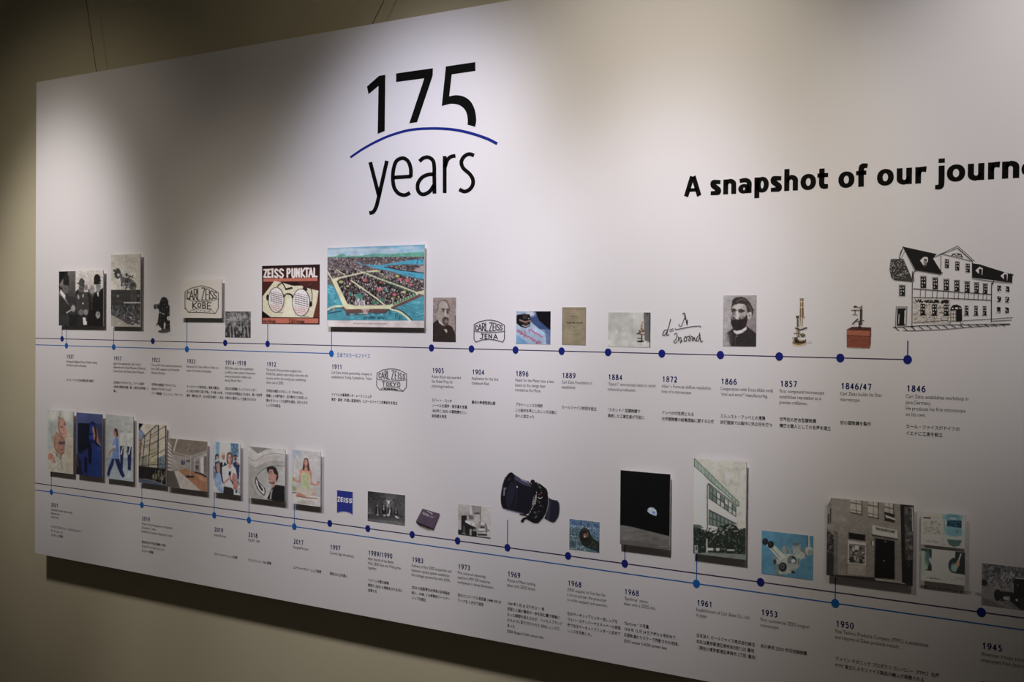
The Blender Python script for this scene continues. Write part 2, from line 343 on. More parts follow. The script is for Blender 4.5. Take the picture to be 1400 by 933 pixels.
CAPS = [
 (91, 1, '1937', ["His Imperial Highness Prince Chichibu visiting", "Carl Zeiss in Jena in Germany."], ['カール・ツァイス社を訪問の秩父宮殿下']),
 (155.5, 1, '1937', ["Japan’s first planetarium, Zeiss Type II,", "delivered to the Osaka Museum of Electrical", "Science (now, the Osaka Science Museum)."], ['日本初のプラネタリウム、ツァイスII型が', '大阪市立電気科学館（現、大阪市立科学館）に', '導入']),
 (207.5, 1, '1923', ["The world’s first projection planetarium", "from ZEISS opened in the Deutsches", "Museum (Munich)."], ['世界初の投影型プラネタリウム', 'ZEISSのプラネタリウムが', 'ドイツ博物館（ミュンヘン）でオープン']),
 (255.5, 1, '1923', ["Removed the Tokyo office to Kobe as a", "result of the Kanto Earthquake."], ['カールツァイス東京支社、関東大震災に', 'より本社を神戸三宮に移転。その後 1927年、', '東京・麹町区に移、丸の内区内幸町）へ戻る']),
 (308, 1, '1914–1918', ["ZEISS Binoculars and rangefinders", "as well as other optical components", "were produced for military use", "during World War I."], ['ZEISSの双眼鏡とレンジファインダー', 'その他の光学部品なども含め、第一次世界', '大戦中に軍用として生産されたもの']),
 (364.5, 1, '1912', ["The world’s first precision eyeglass lens", "PUNKTAL delivers razor-sharp vision into the", "corners and for the moving eye, establishing", "vision care at ZEISS."], ['世界初の精密メガネレンズ「PUNKTAL」', '眼鏡レンズ専門誌で、目の動きにも対応した', '隅々までシャープな視界を提供。近代メガネ', 'レンズの先駆品']),
 (453.5, 1, '1911', ["Carl Zeiss limited partnership company is", "established at Tsukiji, Kyobashi-ku, Tokyo."], ['ドイツ人の貿易商レオ・レーミッシュが', '東京・築地（外国人居留地内）にカールツァイス合資会社を設立']),
 (591, 1, '1905', ["Robert Koch was awarded", "the Nobel Prize for", "physiology/medicine."], ['ロバート・コッホ', 'ノーベル生理学・医学賞を受賞', '1882年に ZEISS の顕微鏡を使い', '結核菌を発見']),
 (645.5, 1, '1904', ["Application for the first", "trademark filed."], ['最初の商標登録出願']),
 (705, 1, '1896', ["Patent for the Planar lens, a lens", "based on this design later", "traveled to the Moon."], ['プラナーレンズの特許', 'この設計を基にしたレンズは後に', '月へと旅立った']),
 (768.5, 1, '1889', ["Carl Zeiss Foundation is", "established."], ['カールツァイス財団を設立']),
 (831.5, 1, '1884', ["“Stand I” microscope leads to serial", "industrial production."], ['“スタンド I” 型顕微鏡で', '連続した工業生産が可能に']),
 (905.3, 1, '1872', ["Abbe’ s Formula defines resolution", "limit of a microscope"], ['アッベの代名詞となる', '光学顕微鏡の結像理論に関する公式']),
 (985.5, 1, '1866', ["Cooperation with Ernst Abbe ends", "“trial and error” manufacturing."], ['エルンスト・アッベとの連携', '試行錯誤での製作に終止符を打つ']),
 (1066.5, 1, '1857', ["First compound microscope", "establishes reputation as a", "precise craftsman."], ['世界初の複合型顕微鏡', '精密な職人としての名声を確立']),
 (1149.5, 1, '1846/47', ["Carl Zeiss builds his first", "microscope."], ['初の顕微鏡を製作']),
 (1239.3, 1, '1846', ["Carl Zeiss establishes workshop in", "Jena,Germany.", "He produces his first microscope", "on his own."], ['カール・ツァイスがドイツの', 'イエナに工房を設立']),
 (70, 2, '2021', ["Sustainable Device Reprocessing", "Released new", "Surface lens"], ['サステナブルデバイス・リサイクル センサー', 'サーフェスレンズ', 'メガネレンズ発売']),
 (194, 2, '2019', ["Moved Tokyo Headquarter to Kojimachi,", "Chiyoda-ku, Tokyo.", "Established Customer Experience Center"], ['東京本社を千代田区麹町へ移転', 'カスタマーエクスペリエンス', 'センターの開設']),
 (293, 2, '2019', ["SmartLife Lens"], ['スマートライフ レンズ発売']),
 (339.5, 2, '2018', ["VISUFIT 1000"], ['ビジュフィット 1000 登場']),
 (401.3, 2, '2017', ["EnergizeMe Lens"], ['エナジャイズミー レンズ発売']),
 (451.3, 2, '1997', ["Current logo introduced."], ['現在のロゴを導入']),
 (503.5, 2, '1989/1990', ["After the fall of the Berlin", "Wall, ZEISS East and West grow", "together."], ['ベルリンの壁の崩壊', '東西の ZEISS も再統合される方に', '成長する']),
 (563.3, 2, '1983', ["Delivery of first ZEISS projection and", "exposure optical system establishes", "the strategic partnership with ASML."], ['ZEISS の投影露光光学系の初号機を', '納入、ASML との戦略的パートナー', 'シップを確立']),
 (626.3, 2, '1973', ["First universal measuring", "machine UMM 500 measures", "workpieces in three dimensions."], ['初のユニバーサル測定器 UMM 500 は', 'ワークを 3 次元で測定']),
 (694, 2, '1969', ["Photos of Moon landing", "taken with ZEISS lenses."], ['1969 年 7 月 20 日アポロ 11 号', '月面に人類が最初の一歩を刻む事が現実に', 'なった瞬間を捉えたのが、ハッセルブラッド', 'のカメラに取り付けられた ZEISS レンズで', 'あった', 'ZEISS Biogon 5.6/60 camera lens']),
 (776.3, 2, '1968', ["ZEISS supplies its first lens for", "a circuit printer, the precursor", "to wafer steppers and scanners."], ['初のサーキットプリンター用レンズを', 'ウェハーステッパーやスキャナーの前段', '階であるサーキットプリンターに初めて', 'レンズを供給した。']),
 (853.7, 2, '1968', ["“Earthrise” photo,", "taken with a ZEISS lens."], ['“Earthrise ” の写真', '1968 年 12 月 24 日アポロ 8 号初めて', '月面軌道からカラーで撮影された地球。', 'ZEISS sonnar 5.6/250 camera lens']),
 (952.7, 2, '1961', ["Establishment of Carl Zeiss Co., Ltd.", "in Japan"], ['日本法人 カールツァイス株式会社設立', '本社は東京都港区麻布本村町 225 番地', '（現在の東京都港区南麻布 2丁目1番地）']),
 (1040.5, 2, '1953', ["First commercial ZEISS surgical", "microscope."], ['初の商用 ZEISS 手術用顕微鏡']),
 (1142.7, 2, '1950', ["Fine Technic Products Company (FTPC) is established", "and imports of Zeiss products restart."], ['ファイン テクニック プロダクツ カンパニー（FTPC）社屋', 'FTPC 設立によりツァイス製品の輸入が再開される']),
 (1342.3, 2, '1945', ["American troops transport 77 scientists and", "employees from Jena to Oberkochen."], ['アメリカ軍がイエナから科学者と', '従業員を移送']),
]
for c in CAPS: caption(*c)
p = at(460.5, 487.5); text('日本でのカールツァイス', float(p[0]), float(p[2])-0.0015, 0.0165, 0.80, M['blue'], ('blue_subheading', board))
p = at(1258.5, 804.3); text('眼鏡レンズ（プンクタール）カタログ（1952 年）', float(p[0]), float(p[2]), 0.0088, 0.80, M['textj'], ('small_caption', board))
# ------------------------------------------------------------------ pictures on the board
# every picture is a fine grid whose vertices carry the printed colours (colour attribute), drawn here shape by shape
pm = bpy.data.materials.new('printed_photo_ink'); pm.use_nodes = True
_nt = pm.node_tree; _b = _nt.nodes['Principled BSDF']; _b.inputs['Roughness'].default_value = 0.5; _b.inputs['Specular IOR Level'].default_value = 0.25
_a = _nt.nodes.new('ShaderNodeAttribute'); _a.attribute_name = 'ink'; _nt.links.new(_a.outputs['Color'], _b.inputs['Base Color'])
GAP = 0.0105  # added gap: lifts flat prints off the board so the lamps cast shadows
LET = {'C': [[(1, .2), (.7, 0), (.3, 0), (0, .3), (0, .7), (.3, 1), (.7, 1), (1, .8)]], 'A': [[(0, 1), (.5, 0), (1, 1)], [(.2, .65), (.8, .65)]],
       'R': [[(0, 1), (0, 0), (.7, 0), (1, .2), (.7, .5), (0, .5)], [(.5, .5), (1, 1)]], 'L': [[(0, 0), (0, 1), (1, 1)]], 'Z': [[(0, 0), (1, 0), (0, 1), (1, 1)]],
       'E': [[(1, 0), (0, 0), (0, 1), (1, 1)], [(0, .5), (.8, .5)]], 'I': [[(.5, 0), (.5, 1)]], 'K': [[(0, 0), (0, 1)], [(1, 0), (0, .55), (1, 1)]],
       'S': [[(1, .15), (.6, 0), (.2, .05), (0, .25), (.3, .45), (.8, .6), (1, .8), (.7, 1), (.2, 1), (0, .85)]],
       'O': [[(.5, 0), (.15, .1), (0, .5), (.15, .9), (.5, 1), (.85, .9), (1, .5), (.85, .1), (.5, 0)]], 'T': [[(0, 0), (1, 0)], [(.5, 0), (.5, 1)]],
       'B': [[(0, 0), (0, 1), (.7, 1), (1, .75), (.7, .5), (0, .5)], [(0, 0), (.6, 0), (.9, .25), (.6, .5)]], 'J': [[(.3, 0), (1, 0)], [(.7, 0), (.7, .8), (.4, 1), (0, .9)]],
       'N': [[(0, 1), (0, 0), (1, 1), (1, 0)]], 'Y': [[(0, 0), (.5, .5), (1, 0)], [(.5, .5), (.5, 1)]], 'U': [[(0, 0), (0, .8), (.3, 1), (.7, 1), (1, .8), (1, 0)]],
       'P': [[(0, 1), (0, 0), (.7, 0), (1, .25), (.7, .52), (0, .52)]]}
class Pic:
    def __init__(s, name, label, fr, xl, xr, yl, yr, wb, base=None, raised=False, cut=False, cat='photograph', step=0.55):
        """fr: frame (origin x, y, scale) in which shapes are given; xl, xr, yl = (top, bottom) at the left, yr at the right, in that frame"""
        s.name, s.label, s.fr, s.wb, s.cut, s.cat, s.raised = name, label, fr, wb, cut, cat, raised
        s.Y = -(GAP+0.003) if raised else -0.0007
        f = lambda x, y: at(fr[0]+x/fr[2], fr[1]+y/fr[2], s.Y)
        a, b, c, d = f(xl, yl[0]), f(xl, yl[1]), f(xr, yr[0]), f(xr, yr[1])
        s.X0, s.X1 = float(a[0]+b[0])/2, float(c[0]+d[0])/2
        s.Z1, s.Z0 = float(a[2]+c[2])/2, float(b[2]+d[2])/2
        s.nx = max(8, int((xr-xl)/fr[2]/step)); s.nz = max(8, int(max(yl[1]-yl[0], yr[1]-yr[0])/fr[2]/(step*1.1)))
        W, H = 2*s.nx+2, 2*s.nz+2
        gx = s.X0+(s.X1-s.X0)*(np.arange(W)-0.5)/(W-2); gz = s.Z1-(s.Z1-s.Z0)*(np.arange(H)-0.5)/(H-2)
        GX, GZ = np.meshgrid(gx, gz); px, py = proj(GX, s.Y, GZ)
        s.U, s.V = (px-fr[0])*fr[2], (py-fr[1])*fr[2]
        s.C = np.empty((H, W, 3)); s.C[:] = base if base is not None else wb
        s.A = np.zeros((H, W)) if cut else np.ones((H, W))
        s.rng = np.random.default_rng(len(name)+int(xl)+int(yl[0]))
    def win(s, x0, x1, y0, y1):
        H, W = s.U.shape; um = s.U[H//2]; w = np.where((um > x0-6) & (um < x1+6))[0]
        if len(w) == 0: return None
        c0, c1 = w[0], w[-1]+1; V = s.V[:, c0:c1]; r = np.where((V.max(1) > y0-2) & (V.min(1) < y1+2))[0]
        if len(r) == 0: return None
        return slice(r[0], r[-1]+1), slice(c0, c1)
    def put(s, w, m, col, al=1.0):
        k = (m*al)[..., None]; s.C[w] = s.C[w]*(1-k)+np.asarray(col, float)*k
        if s.cut: s.A[w] = np.maximum(s.A[w], m*(al > .3))
    def inside(s, pts, w):
        U, V = s.U[w], s.V[w]; m = np.zeros(U.shape, bool); n = len(pts)
        for i in range(n):
            (x0, y0), (x1, y1) = pts[i], pts[(i+1) % n]
            if y0 == y1: continue
            m ^= ((V < y0) != (V < y1)) & (U < (x1-x0)*(V-y0)/(y1-y0)+x0)
        return m
    def g(s, pts, col, al=1.0, col2=None, d=None):
        """polygon; with col2 and d = (x0, y0, x1, y1) the ink runs from col to col2 along d"""
        xs, ys = [p[0] for p in pts], [p[1] for p in pts]; w = s.win(min(xs), max(xs), min(ys), max(ys))
        if w is None: return
        m = s.inside(pts, w).astype(float)
        if col2 is not None:
            x0, y0, x1, y1 = d; t = np.clip(((s.U[w]-x0)*(x1-x0)+(s.V[w]-y0)*(y1-y0))/((x1-x0)**2+(y1-y0)**2), 0, 1)[..., None]
            col = np.asarray(col, float)*(1-t)+np.asarray(col2, float)*t
        s.put(w, m, col, al)
    def r(s, x0, y0, x1, y1, col, al=1.0): s.g([(x0, y0), (x1, y0), (x1, y1), (x0, y1)], col, al)
    def e(s, cx, cy, rx, ry, col, rot=0, al=1.0, soft=0.0):
        R_ = max(rx, ry)*(1+soft); w = s.win(cx-R_, cx+R_, cy-R_, cy+R_)
        if w is None: return
        c, n = math.cos(math.radians(rot)), math.sin(math.radians(rot)); dx, dy = s.U[w]-cx, s.V[w]-cy
        q = np.sqrt(((dx*c+dy*n)/rx)**2+((-dx*n+dy*c)/ry)**2)
        m = (q < 1).astype(float) if not soft else np.clip((1+soft-q)/(2*soft), 0, 1)**1.0
        s.put(w, m, col, al)
    def l(s, pts, wd, col, al=1.0, sp=False):
        if sp and len(pts) > 2: pts = [tuple(p) for p in spline(pts, 6)]
        xs, ys = [p[0] for p in pts], [p[1] for p in pts]; h = wd/2; w = s.win(min(xs)-h, max(xs)+h, min(ys)-h, max(ys)+h)
        if w is None: return
        U, V = s.U[w], s.V[w]; m = np.zeros(U.shape)
        for (x0, y0), (x1, y1) in zip(pts[:-1], pts[1:]):
            dx, dy = x1-x0, y1-y0; t = np.clip(((U-x0)*dx+(V-y0)*dy)/(dx*dx+dy*dy+1e-9), 0, 1)
            q = np.hypot(U-x0-t*dx, V-y0-t*dy); m = np.maximum(m, np.clip(h-q+0.5*s.fr[2]*0.14+.5, 0, 1))
        s.put(w, m, col, al)
    def n(s, amp, cell, pts=None, sx=1.0):
        """printed grain"""
        w = (slice(None), slice(None)) if pts is None else s.win(min(p[0] for p in pts), max(p[0] for p in pts), min(p[1] for p in pts), max(p[1] for p in pts))
        if w is None: return
        U, V = s.U[w]/(cell*sx), s.V[w]/cell; i, j = np.floor(U).astype(int), np.floor(V).astype(int)
        T = s.rng.normal(size=(257, 257)); a, b = U-i, V-j
        v = (T[i % 257, j % 257]*(1-a)+T[(i+1) % 257, j % 257]*a)*(1-b)+(T[i % 257, (j+1) % 257]*(1-a)+T[(i+1) % 257, (j+1) % 257]*a)*b
        m = np.ones(U.shape) if pts is None else s.inside(pts, w)
        s.C[w] = np.clip(s.C[w]*(1+(.55*amp*v*m)[..., None]), 2, 250)
    def sc(s, pts, cols, n, a, b):
        """scatter n small dabs of about a x b inside pts"""
        xs, ys = [p[0] for p in pts], [p[1] for p in pts]; k = 0; P = np.array(pts)
        for _ in range(n*4):
            x, y = s.rng.uniform(min(xs), max(xs)), s.rng.uniform(min(ys), max(ys)); c = False
            for i in range(len(pts)):
                (x0, y0), (x1, y1) = pts[i], pts[i-1]
                if (y0 > y) != (y1 > y) and x < (x1-x0)*(y-y0)/(y1-y0)+x0: c = not c
            if not c: continue
            k += 1
            if k > n: break
            aa, bb = a*s.rng.uniform(.5, 1.5), b*s.rng.uniform(.5, 1.5)
            s.r(x-aa/2, y-bb/2, x+aa/2, y+bb/2, cols[int(s.rng.integers(len(cols)))])
    def word(s, boxes, wd, col):
        for ch, x0, y0, x1, y1 in boxes:
            for st in LET[ch]: s.l([(x0+(x1-x0)*a, y0+(y1-y0)*b) for a, b in st], wd, col)
    def soft(s, k=1):
        for _ in range(k):
            c = s.C; c = (np.roll(c, 1, 0)+2*c+np.roll(c, -1, 0))/4; c[0] = s.C[0]; c[-1] = s.C[-1]
            d = (np.roll(c, 1, 1)+2*c+np.roll(c, -1, 1))/4; d[:, 0] = c[:, 0]; d[:, -1] = c[:, -1]; s.C = d
    def build(s):
        w3 = np.asarray(s.wb, float); w3 = w3*.45+w3.mean()*.55
        alb = lin(s.C)/lin(w3)*lin(PAPER); g_ = (alb@np.array([.25, .6, .15]))[..., None]; alb = np.clip(g_+(alb-g_)*.82, 0.001, 0.9)
        if s.cut: bgm = (np.abs(s.C-np.asarray(s.wb, float)).sum(-1) < 1)[..., None]; alb = np.where(bgm, lin(PAPER), alb)
        box4 = lambda a: (a[0::2, 0::2]+a[1::2, 0::2]+a[0::2, 1::2]+a[1::2, 1::2])/4
        col = box4(alb); al = box4(s.A); H, W = al.shape
        gx = np.linspace(s.X0, s.X1, W); gz = np.linspace(s.Z1, s.Z0, H); GX, GZ = np.meshgrid(gx, gz)
        i = np.arange(H*W).reshape(H, W)
        F4 = np.stack([i[:-1, :-1], i[1:, :-1], i[1:, 1:], i[:-1, 1:]], -1).reshape(-1, 4)
        if s.cut:
            m = np.maximum.reduce([al[:-1, :-1], al[1:, :-1], al[1:, 1:], al[:-1, 1:]]).reshape(-1) > 0.05; F4 = F4[m]
        used = np.unique(F4); rm = np.full(H*W, -1); rm[used] = np.arange(len(used)); F4 = rm[F4]
        V = np.stack([GX.ravel(), np.full(H*W, s.Y), GZ.ravel()], 1)[used]; cc = np.ones((len(used), 4)); cc[:, :3] = col.reshape(-1, 3)[used]
        me = bpy.data.meshes.new(s.name); me.vertices.add(len(V)); me.vertices.foreach_set('co', V.ravel())
        me.loops.add(F4.size); me.loops.foreach_set('vertex_index', F4.ravel().astype(np.int32))
        me.polygons.add(len(F4)); me.polygons.foreach_set('loop_start', np.arange(0, F4.size, 4, dtype=np.int32)); me.update(calc_edges=True)
        at_ = me.color_attributes.new('ink', 'FLOAT_COLOR', 'POINT'); at_.data.foreach_set('color', cc.ravel())
        if s.raised:
            root = bpy.data.objects.new(s.name, None); COL.objects.link(root)
            link('photo_print', me, root, [pm])
            box('added_backing', s.X0, s.X1, -(GAP+0.0029), -GAP, s.Z0, s.Z1, M['edge'], root)  # added backing, gives the flat print a body that casts a shadow
            ix, iz = (s.X1-s.X0)*.2, (s.Z1-s.Z0)*.2
            box('shadow_spacer', s.X0+ix, s.X1-ix*1.5, -GAP, -0.0002, s.Z0+iz*1.5, s.Z1-iz, M['mount'], root)  # added spacer, keeps the print clear of the board for its shadow
            o = root
        elif s.cut:
            o = link(s.name, me, None, [pm])
        else:
            root = bpy.data.objects.new(s.name, None); COL.objects.link(root)
            link('printed_image', me, root, [pm]); o = root
            box('paper_sheet', s.X0, s.X1, -0.00065, -0.0002, s.Z0, s.Z1, M['board'], root)
        return tag(o, s.label, s.cat)
def grey(v, t=0): return (v+t, v, v-t)
K_ = (22, 20, 19)
G_RAISED = 'printed photographs raised off the board to cast shadows'
G_FLAT = 'photographs printed flat on the board'
def done(p, group=None):
    if not p.cut and p.cat in ('photograph', 'portrait'): p.n(.07, 34); p.n(.05, 90); p.soft()
    o = p.build(); o['group'] = group or (G_RAISED if p.raised else G_FLAT); return o
# 1 men in bowler hats (1937)
p = Pic('photograph', 'black-and-white photo of men in dark coats and bowler hats, far left of the upper row', (70, 340, 6.66), 70, 473, (208, 697), (200, 712), (200, 193, 187), grey(52, 1), True)
p.g([(70, 190), (150, 190), (150, 420), (70, 420)], grey(34, 1)); p.g([(150, 190), (222, 190), (220, 440), (150, 430)], grey(92, 2), 1, grey(66, 2), (0, 200, 0, 440))
p.g([(222, 190), (480, 190), (480, 400), (220, 400)], (196, 190, 182)); p.g([(222, 390), (245, 370), (262, 400), (480, 390), (480, 720), (222, 720)], grey(40, 2))
p.g([(330, 380), (360, 360), (400, 400), (380, 450)], grey(70, 2))
p.g([(380, 440), (420, 380), (455, 370), (480, 350), (480, 720), (330, 720), (335, 560)], grey(28, 1))
for cx, cy, rx, ry, c in ((95, 300, 22, 55, 110), (175, 350, 20, 38, 78), (130, 370, 28, 50, 92), (276, 370, 26, 52, 88), (318, 355, 15, 28, 120), (372, 372, 24, 42, 148), (430, 345, 22, 52, 128)): p.e(cx, cy, rx, ry, grey(c, 3), soft=.15)
p.g([(70, 208), (120, 208), (128, 250), (70, 330)], grey(26, 1)); p.g([(110, 250), (125, 238), (155, 242), (162, 270), (162, 340), (110, 330)], grey(36, 1))
p.g([(250, 310), (262, 275), (280, 270), (303, 290), (303, 345), (255, 335)], grey(70, 2)); p.l([(240, 315), (300, 345)], 10, grey(60, 2))
p.e(418, 275, 30, 42, grey(30, 1)); p.g([(385, 300), (392, 318), (452, 300), (455, 285), (440, 280), (395, 295)], grey(30, 1)); p.e(420, 318, 36, 8, grey(26), rot=-10)
p.g([(75, 385), (130, 450), (165, 525), (150, 530), (110, 470), (70, 410)], grey(120, 3)); p.g([(85, 370), (130, 430), (122, 460), (80, 400)], grey(205, 3))
p.g([(90, 430), (170, 530), (190, 560), (140, 590), (70, 620), (70, 420)], grey(46, 2)); p.l([(140, 585), (180, 560)], 9, grey(170, 3)); p.e(200, 545, 20, 32, grey(140, 3), soft=.2)
p.g([(225, 440), (250, 400), (285, 400), (330, 400), (350, 560), (330, 600), (230, 600)], grey(58, 2)); p.e(247, 440, 8, 22, grey(150), rot=-10); p.e(290, 430, 8, 16, grey(160)); p.e(290, 500, 5, 9, grey(215))
p.e(272, 580, 24, 28, grey(110, 2), soft=.2); p.e(315, 580, 20, 28, grey(128, 2), soft=.2); p.e(425, 605, 20, 32, grey(150, 3), soft=.2); p.e(428, 598, 7, 9, grey(60))
p.g([(287, 628), (312, 628), (316, 660), (325, 665), (325, 695), (293, 695)], grey(212, 3)); p.g([(415, 400), (432, 395), (432, 440), (422, 430)], grey(190, 3)); p.g([(388, 395), (400, 380), (412, 372), (402, 400)], grey(200, 3))
for x, y in ((92, 295), (127, 360), (270, 365), (285, 365), (368, 365), (425, 340), (438, 338)): p.e(x, y, 4, 5, grey(50), soft=.4)
p.g([(160, 600), (240, 600), (230, 720), (165, 720)], grey(34)); p.l([(375, 430), (368, 560)], 4, grey(75)); p.n(.12, 9); done(p)

# 2 planetarium projector over a roof (1937)
p = Pic('photograph', 'tall narrow black-and-white photo of a dumbbell-shaped projector machine above dark seating', (70, 340, 6.66), 545, 811, (58, 712), (50, 712), (172, 163, 152), (160, 154, 142), True)
p.g([(540, 40), (815, 40), (815, 375), (540, 382)], (148, 142, 128), 1, (172, 166, 152), (0, 60, 0, 370))
p.r(540, 376, 815, 720, grey(46, 2)); p.g([(540, 590), (640, 625), (815, 640), (815, 720), (540, 720)], (134, 128, 116)); p.g([(540, 600), (620, 640), (700, 690), (815, 690), (815, 600), (620, 560), (540, 560)], grey(66, 3))
D_ = grey(52, 2)
p.e(605, 230, 30, 46, D_); p.e(612, 240, 12, 14, grey(150, 3)); p.e(573, 200, 9, 12, D_); p.e(605, 190, 16, 12, grey(60)); p.g([(620, 230), (660, 255), (745, 290), (770, 340), (700, 345), (640, 330), (630, 280)], grey(76, 3))
p.l([(640, 335), (720, 255)], 14, D_); p.l([(660, 265), (745, 300)], 14, D_); p.e(740, 340, 38, 40, grey(84, 3)); p.e(742, 330, 22, 18, D_); p.e(686, 240, 12, 18, D_); p.l([(690, 240), (742, 262)], 9, D_); p.l([(735, 262), (745, 245)], 7, D_)
p.e(652, 320, 16, 22, D_); p.sc([(640, 230), (740, 260), (770, 370), (650, 370)], [grey(40), grey(120), grey(150), grey(70)], 50, 10, 10)
for x in (645, 660, 680, 725, 742, 760, 770): p.l([(x, 340), (x-3, 378)], 3, D_)
for x in (728, 742, 756, 770): p.l([(x, 378), (x+2, 640)], 4, grey(78, 2))
p.r(662, 487, 812, 500, grey(150, 3)); p.e(608, 432, 10, 12, grey(110)); p.e(792, 430, 9, 13, grey(105)); p.r(545, 420, 811, 424, grey(62)); p.r(545, 478, 660, 482, grey(70))
p.sc([(548, 520), (808, 520), (808, 640), (620, 640), (548, 590)], [grey(74), grey(30), grey(98), grey(56)], 130, 9, 18)
p.sc([(690, 600), (808, 620), (808, 700), (700, 690)], [grey(150), grey(120), grey(40)], 24, 22, 7); p.n(.1, 8); done(p)

# 3 cut-out optical projector (1923)
p = Pic('cutout_picture', 'cut-out black-and-white picture of a dark star projector, beside the emblem photo of the upper row', (200, 390, 9.333), 85, 330, (135, 650), (135, 650), (163, 154, 144), None, cut=True)
DK = grey(32, 1)
p.g([(195, 165), (215, 148), (235, 155), (262, 165), (280, 210), (283, 255), (175, 260), (172, 215)], DK)
p.g([(140, 240), (165, 235), (180, 215), (285, 250), (298, 262), (298, 400), (170, 400), (158, 310), (140, 300)], DK); p.e(115, 275, 22, 32, grey(48)); p.l([(120, 262), (165, 245)], 20, grey(70))
p.g([(160, 350), (298, 395), (300, 480), (306, 590), (235, 600), (205, 600), (200, 560), (160, 520), (148, 500), (135, 520), (122, 515), (145, 470)], DK)
p.g([(190, 560), (306, 560), (306, 592), (270, 606), (215, 612), (180, 608), (150, 600), (150, 580), (185, 578)], grey(55, 2)); p.g([(228, 480), (250, 478), (240, 560), (222, 555)], (160, 152, 144)); p.e(283, 425, 20, 28, (176, 168, 160))
p.l([(165, 345), (222, 368)], 9, grey(150)); p.sc([(190, 160), (280, 180), (295, 400), (160, 390), (170, 230)], [grey(62), grey(90), grey(18), grey(14)], 70, 9, 9); p.sc([(165, 420), (290, 420), (300, 580), (160, 520)], [grey(60), grey(20), grey(12)], 40, 10, 14)
p.r(297, 605, 315, 632, (150, 142, 132), .6); done(p, 'cut-out pictures printed on the board')

# 4 Kobe emblem card (1923)
p = Pic('emblem_card', 'printed pale card, raised to cast a shadow, with a barrel-shaped black line emblem, between the men photo and spectacles poster', (200, 360, 7), 333, 722, (160, 525), (157, 525), (186, 178, 168), (182, 175, 163), True, cat='sign')
K2 = (30, 28, 27)
p.l([(373, 470), (371, 440), (371, 275), (430, 240), (530, 216), (620, 240), (690, 285), (690, 430), (662, 482), (520, 472), (405, 472), (371, 425)][1:], 6, K2)
p.l([(378, 340), (450, 362), (530, 368), (620, 362), (690, 340)], 4.5, K2, sp=True); p.l([(410, 468), (450, 445), (540, 436), (610, 446), (655, 478)], 3.5, K2, sp=True)
p.word([('C', 390, 275, 412, 345), ('A', 415, 262, 450, 350), ('R', 458, 250, 485, 352), ('L', 492, 243, 514, 354), ('Z', 530, 238, 560, 354), ('E', 570, 248, 592, 354), ('I', 598, 256, 608, 350), ('S', 612, 264, 640, 345), ('S', 645, 278, 672, 338)], 8, K2)
p.word([('K', 446, 375, 482, 432), ('O', 494, 382, 522, 424), ('B', 540, 378, 568, 432), ('E', 585, 378, 620, 440)], 9, K2)
p.sc([(450, 448), (600, 448), (610, 468), (450, 466)], [K2, grey(60)], 16, 10, 5); done(p, 'line emblems of the company')

# 5 people behind stand instruments (1914-18)
p = Pic('photograph', 'small square black-and-white photo of a crowded outdoor scene with posts, left of the spectacles poster', (200, 390, 9.333), 1008, 1332, (338, 667), (334, 670), (192, 184, 178), grey(96, 2))
p.r(1000, 330, 1340, 440, grey(92, 2)); p.r(1000, 540, 1340, 675, grey(52, 2))
p.sc([(1008, 338), (1332, 338), (1332, 450), (1008, 450)], [grey(120), grey(70), grey(140), grey(50)], 90, 12, 34); p.sc([(1008, 450), (1332, 450), (1332, 667), (1008, 667)], [grey(44), grey(30), grey(130), grey(90), grey(66)], 140, 13, 26)
for x, y in ((1080, 430), (1130, 430), (1205, 415), (1255, 400), (1120, 500), (1200, 560)): p.e(x, y, 22, 30, grey(140, 2), soft=.3)
for x in (1105, 1245, 1065, 1290): p.l([(x, 520), (x+12, 660)], 9, grey(150))
p.l([(1040, 470), (1150, 455), (1290, 450)], 9, grey(120)); p.sc([(1010, 345), (1050, 345), (1050, 480), (1010, 480)], [grey(35), grey(150)], 18, 30, 8); done(p)

# 6 spectacles poster (1912)
p = Pic('poster', 'square red and black vintage poster of round spectacles lying on an open book', (355, 355, 9.82), 30, 806, (82, 863), (68, 872), (198, 192, 190), (40, 24, 20), cat='poster')
RD = (178, 94, 72); CR = (196, 188, 158)
p.r(20, 60, 810, 880, (38, 22, 20)); p.g([(48, 115), (775, 100), (775, 300), (48, 300)], (52, 24, 20)); p.g([(50, 258), (777, 244), (777, 285), (50, 298)], RD)
p.g([(790, 440), (795, 780), (700, 780), (740, 640)], (92, 44, 32)); p.g([(36, 310), (180, 300), (36, 480)], (66, 30, 24)); p.g([(500, 300), (795, 290), (795, 430), (640, 400)], (70, 32, 26))
p.g([(40, 495), (200, 285), (300, 310), (430, 350), (470, 355), (560, 350), (600, 375), (790, 420), (770, 560), (715, 778), (150, 775), (40, 690)], CR)
p.g([(300, 770), (380, 520), (420, 520), (470, 760), (700, 778)], (210, 202, 172)); p.g([(40, 690), (150, 775), (36, 775)], (20, 16, 16)); p.g([(600, 380), (700, 400), (690, 580), (640, 480)], (190, 182, 156))
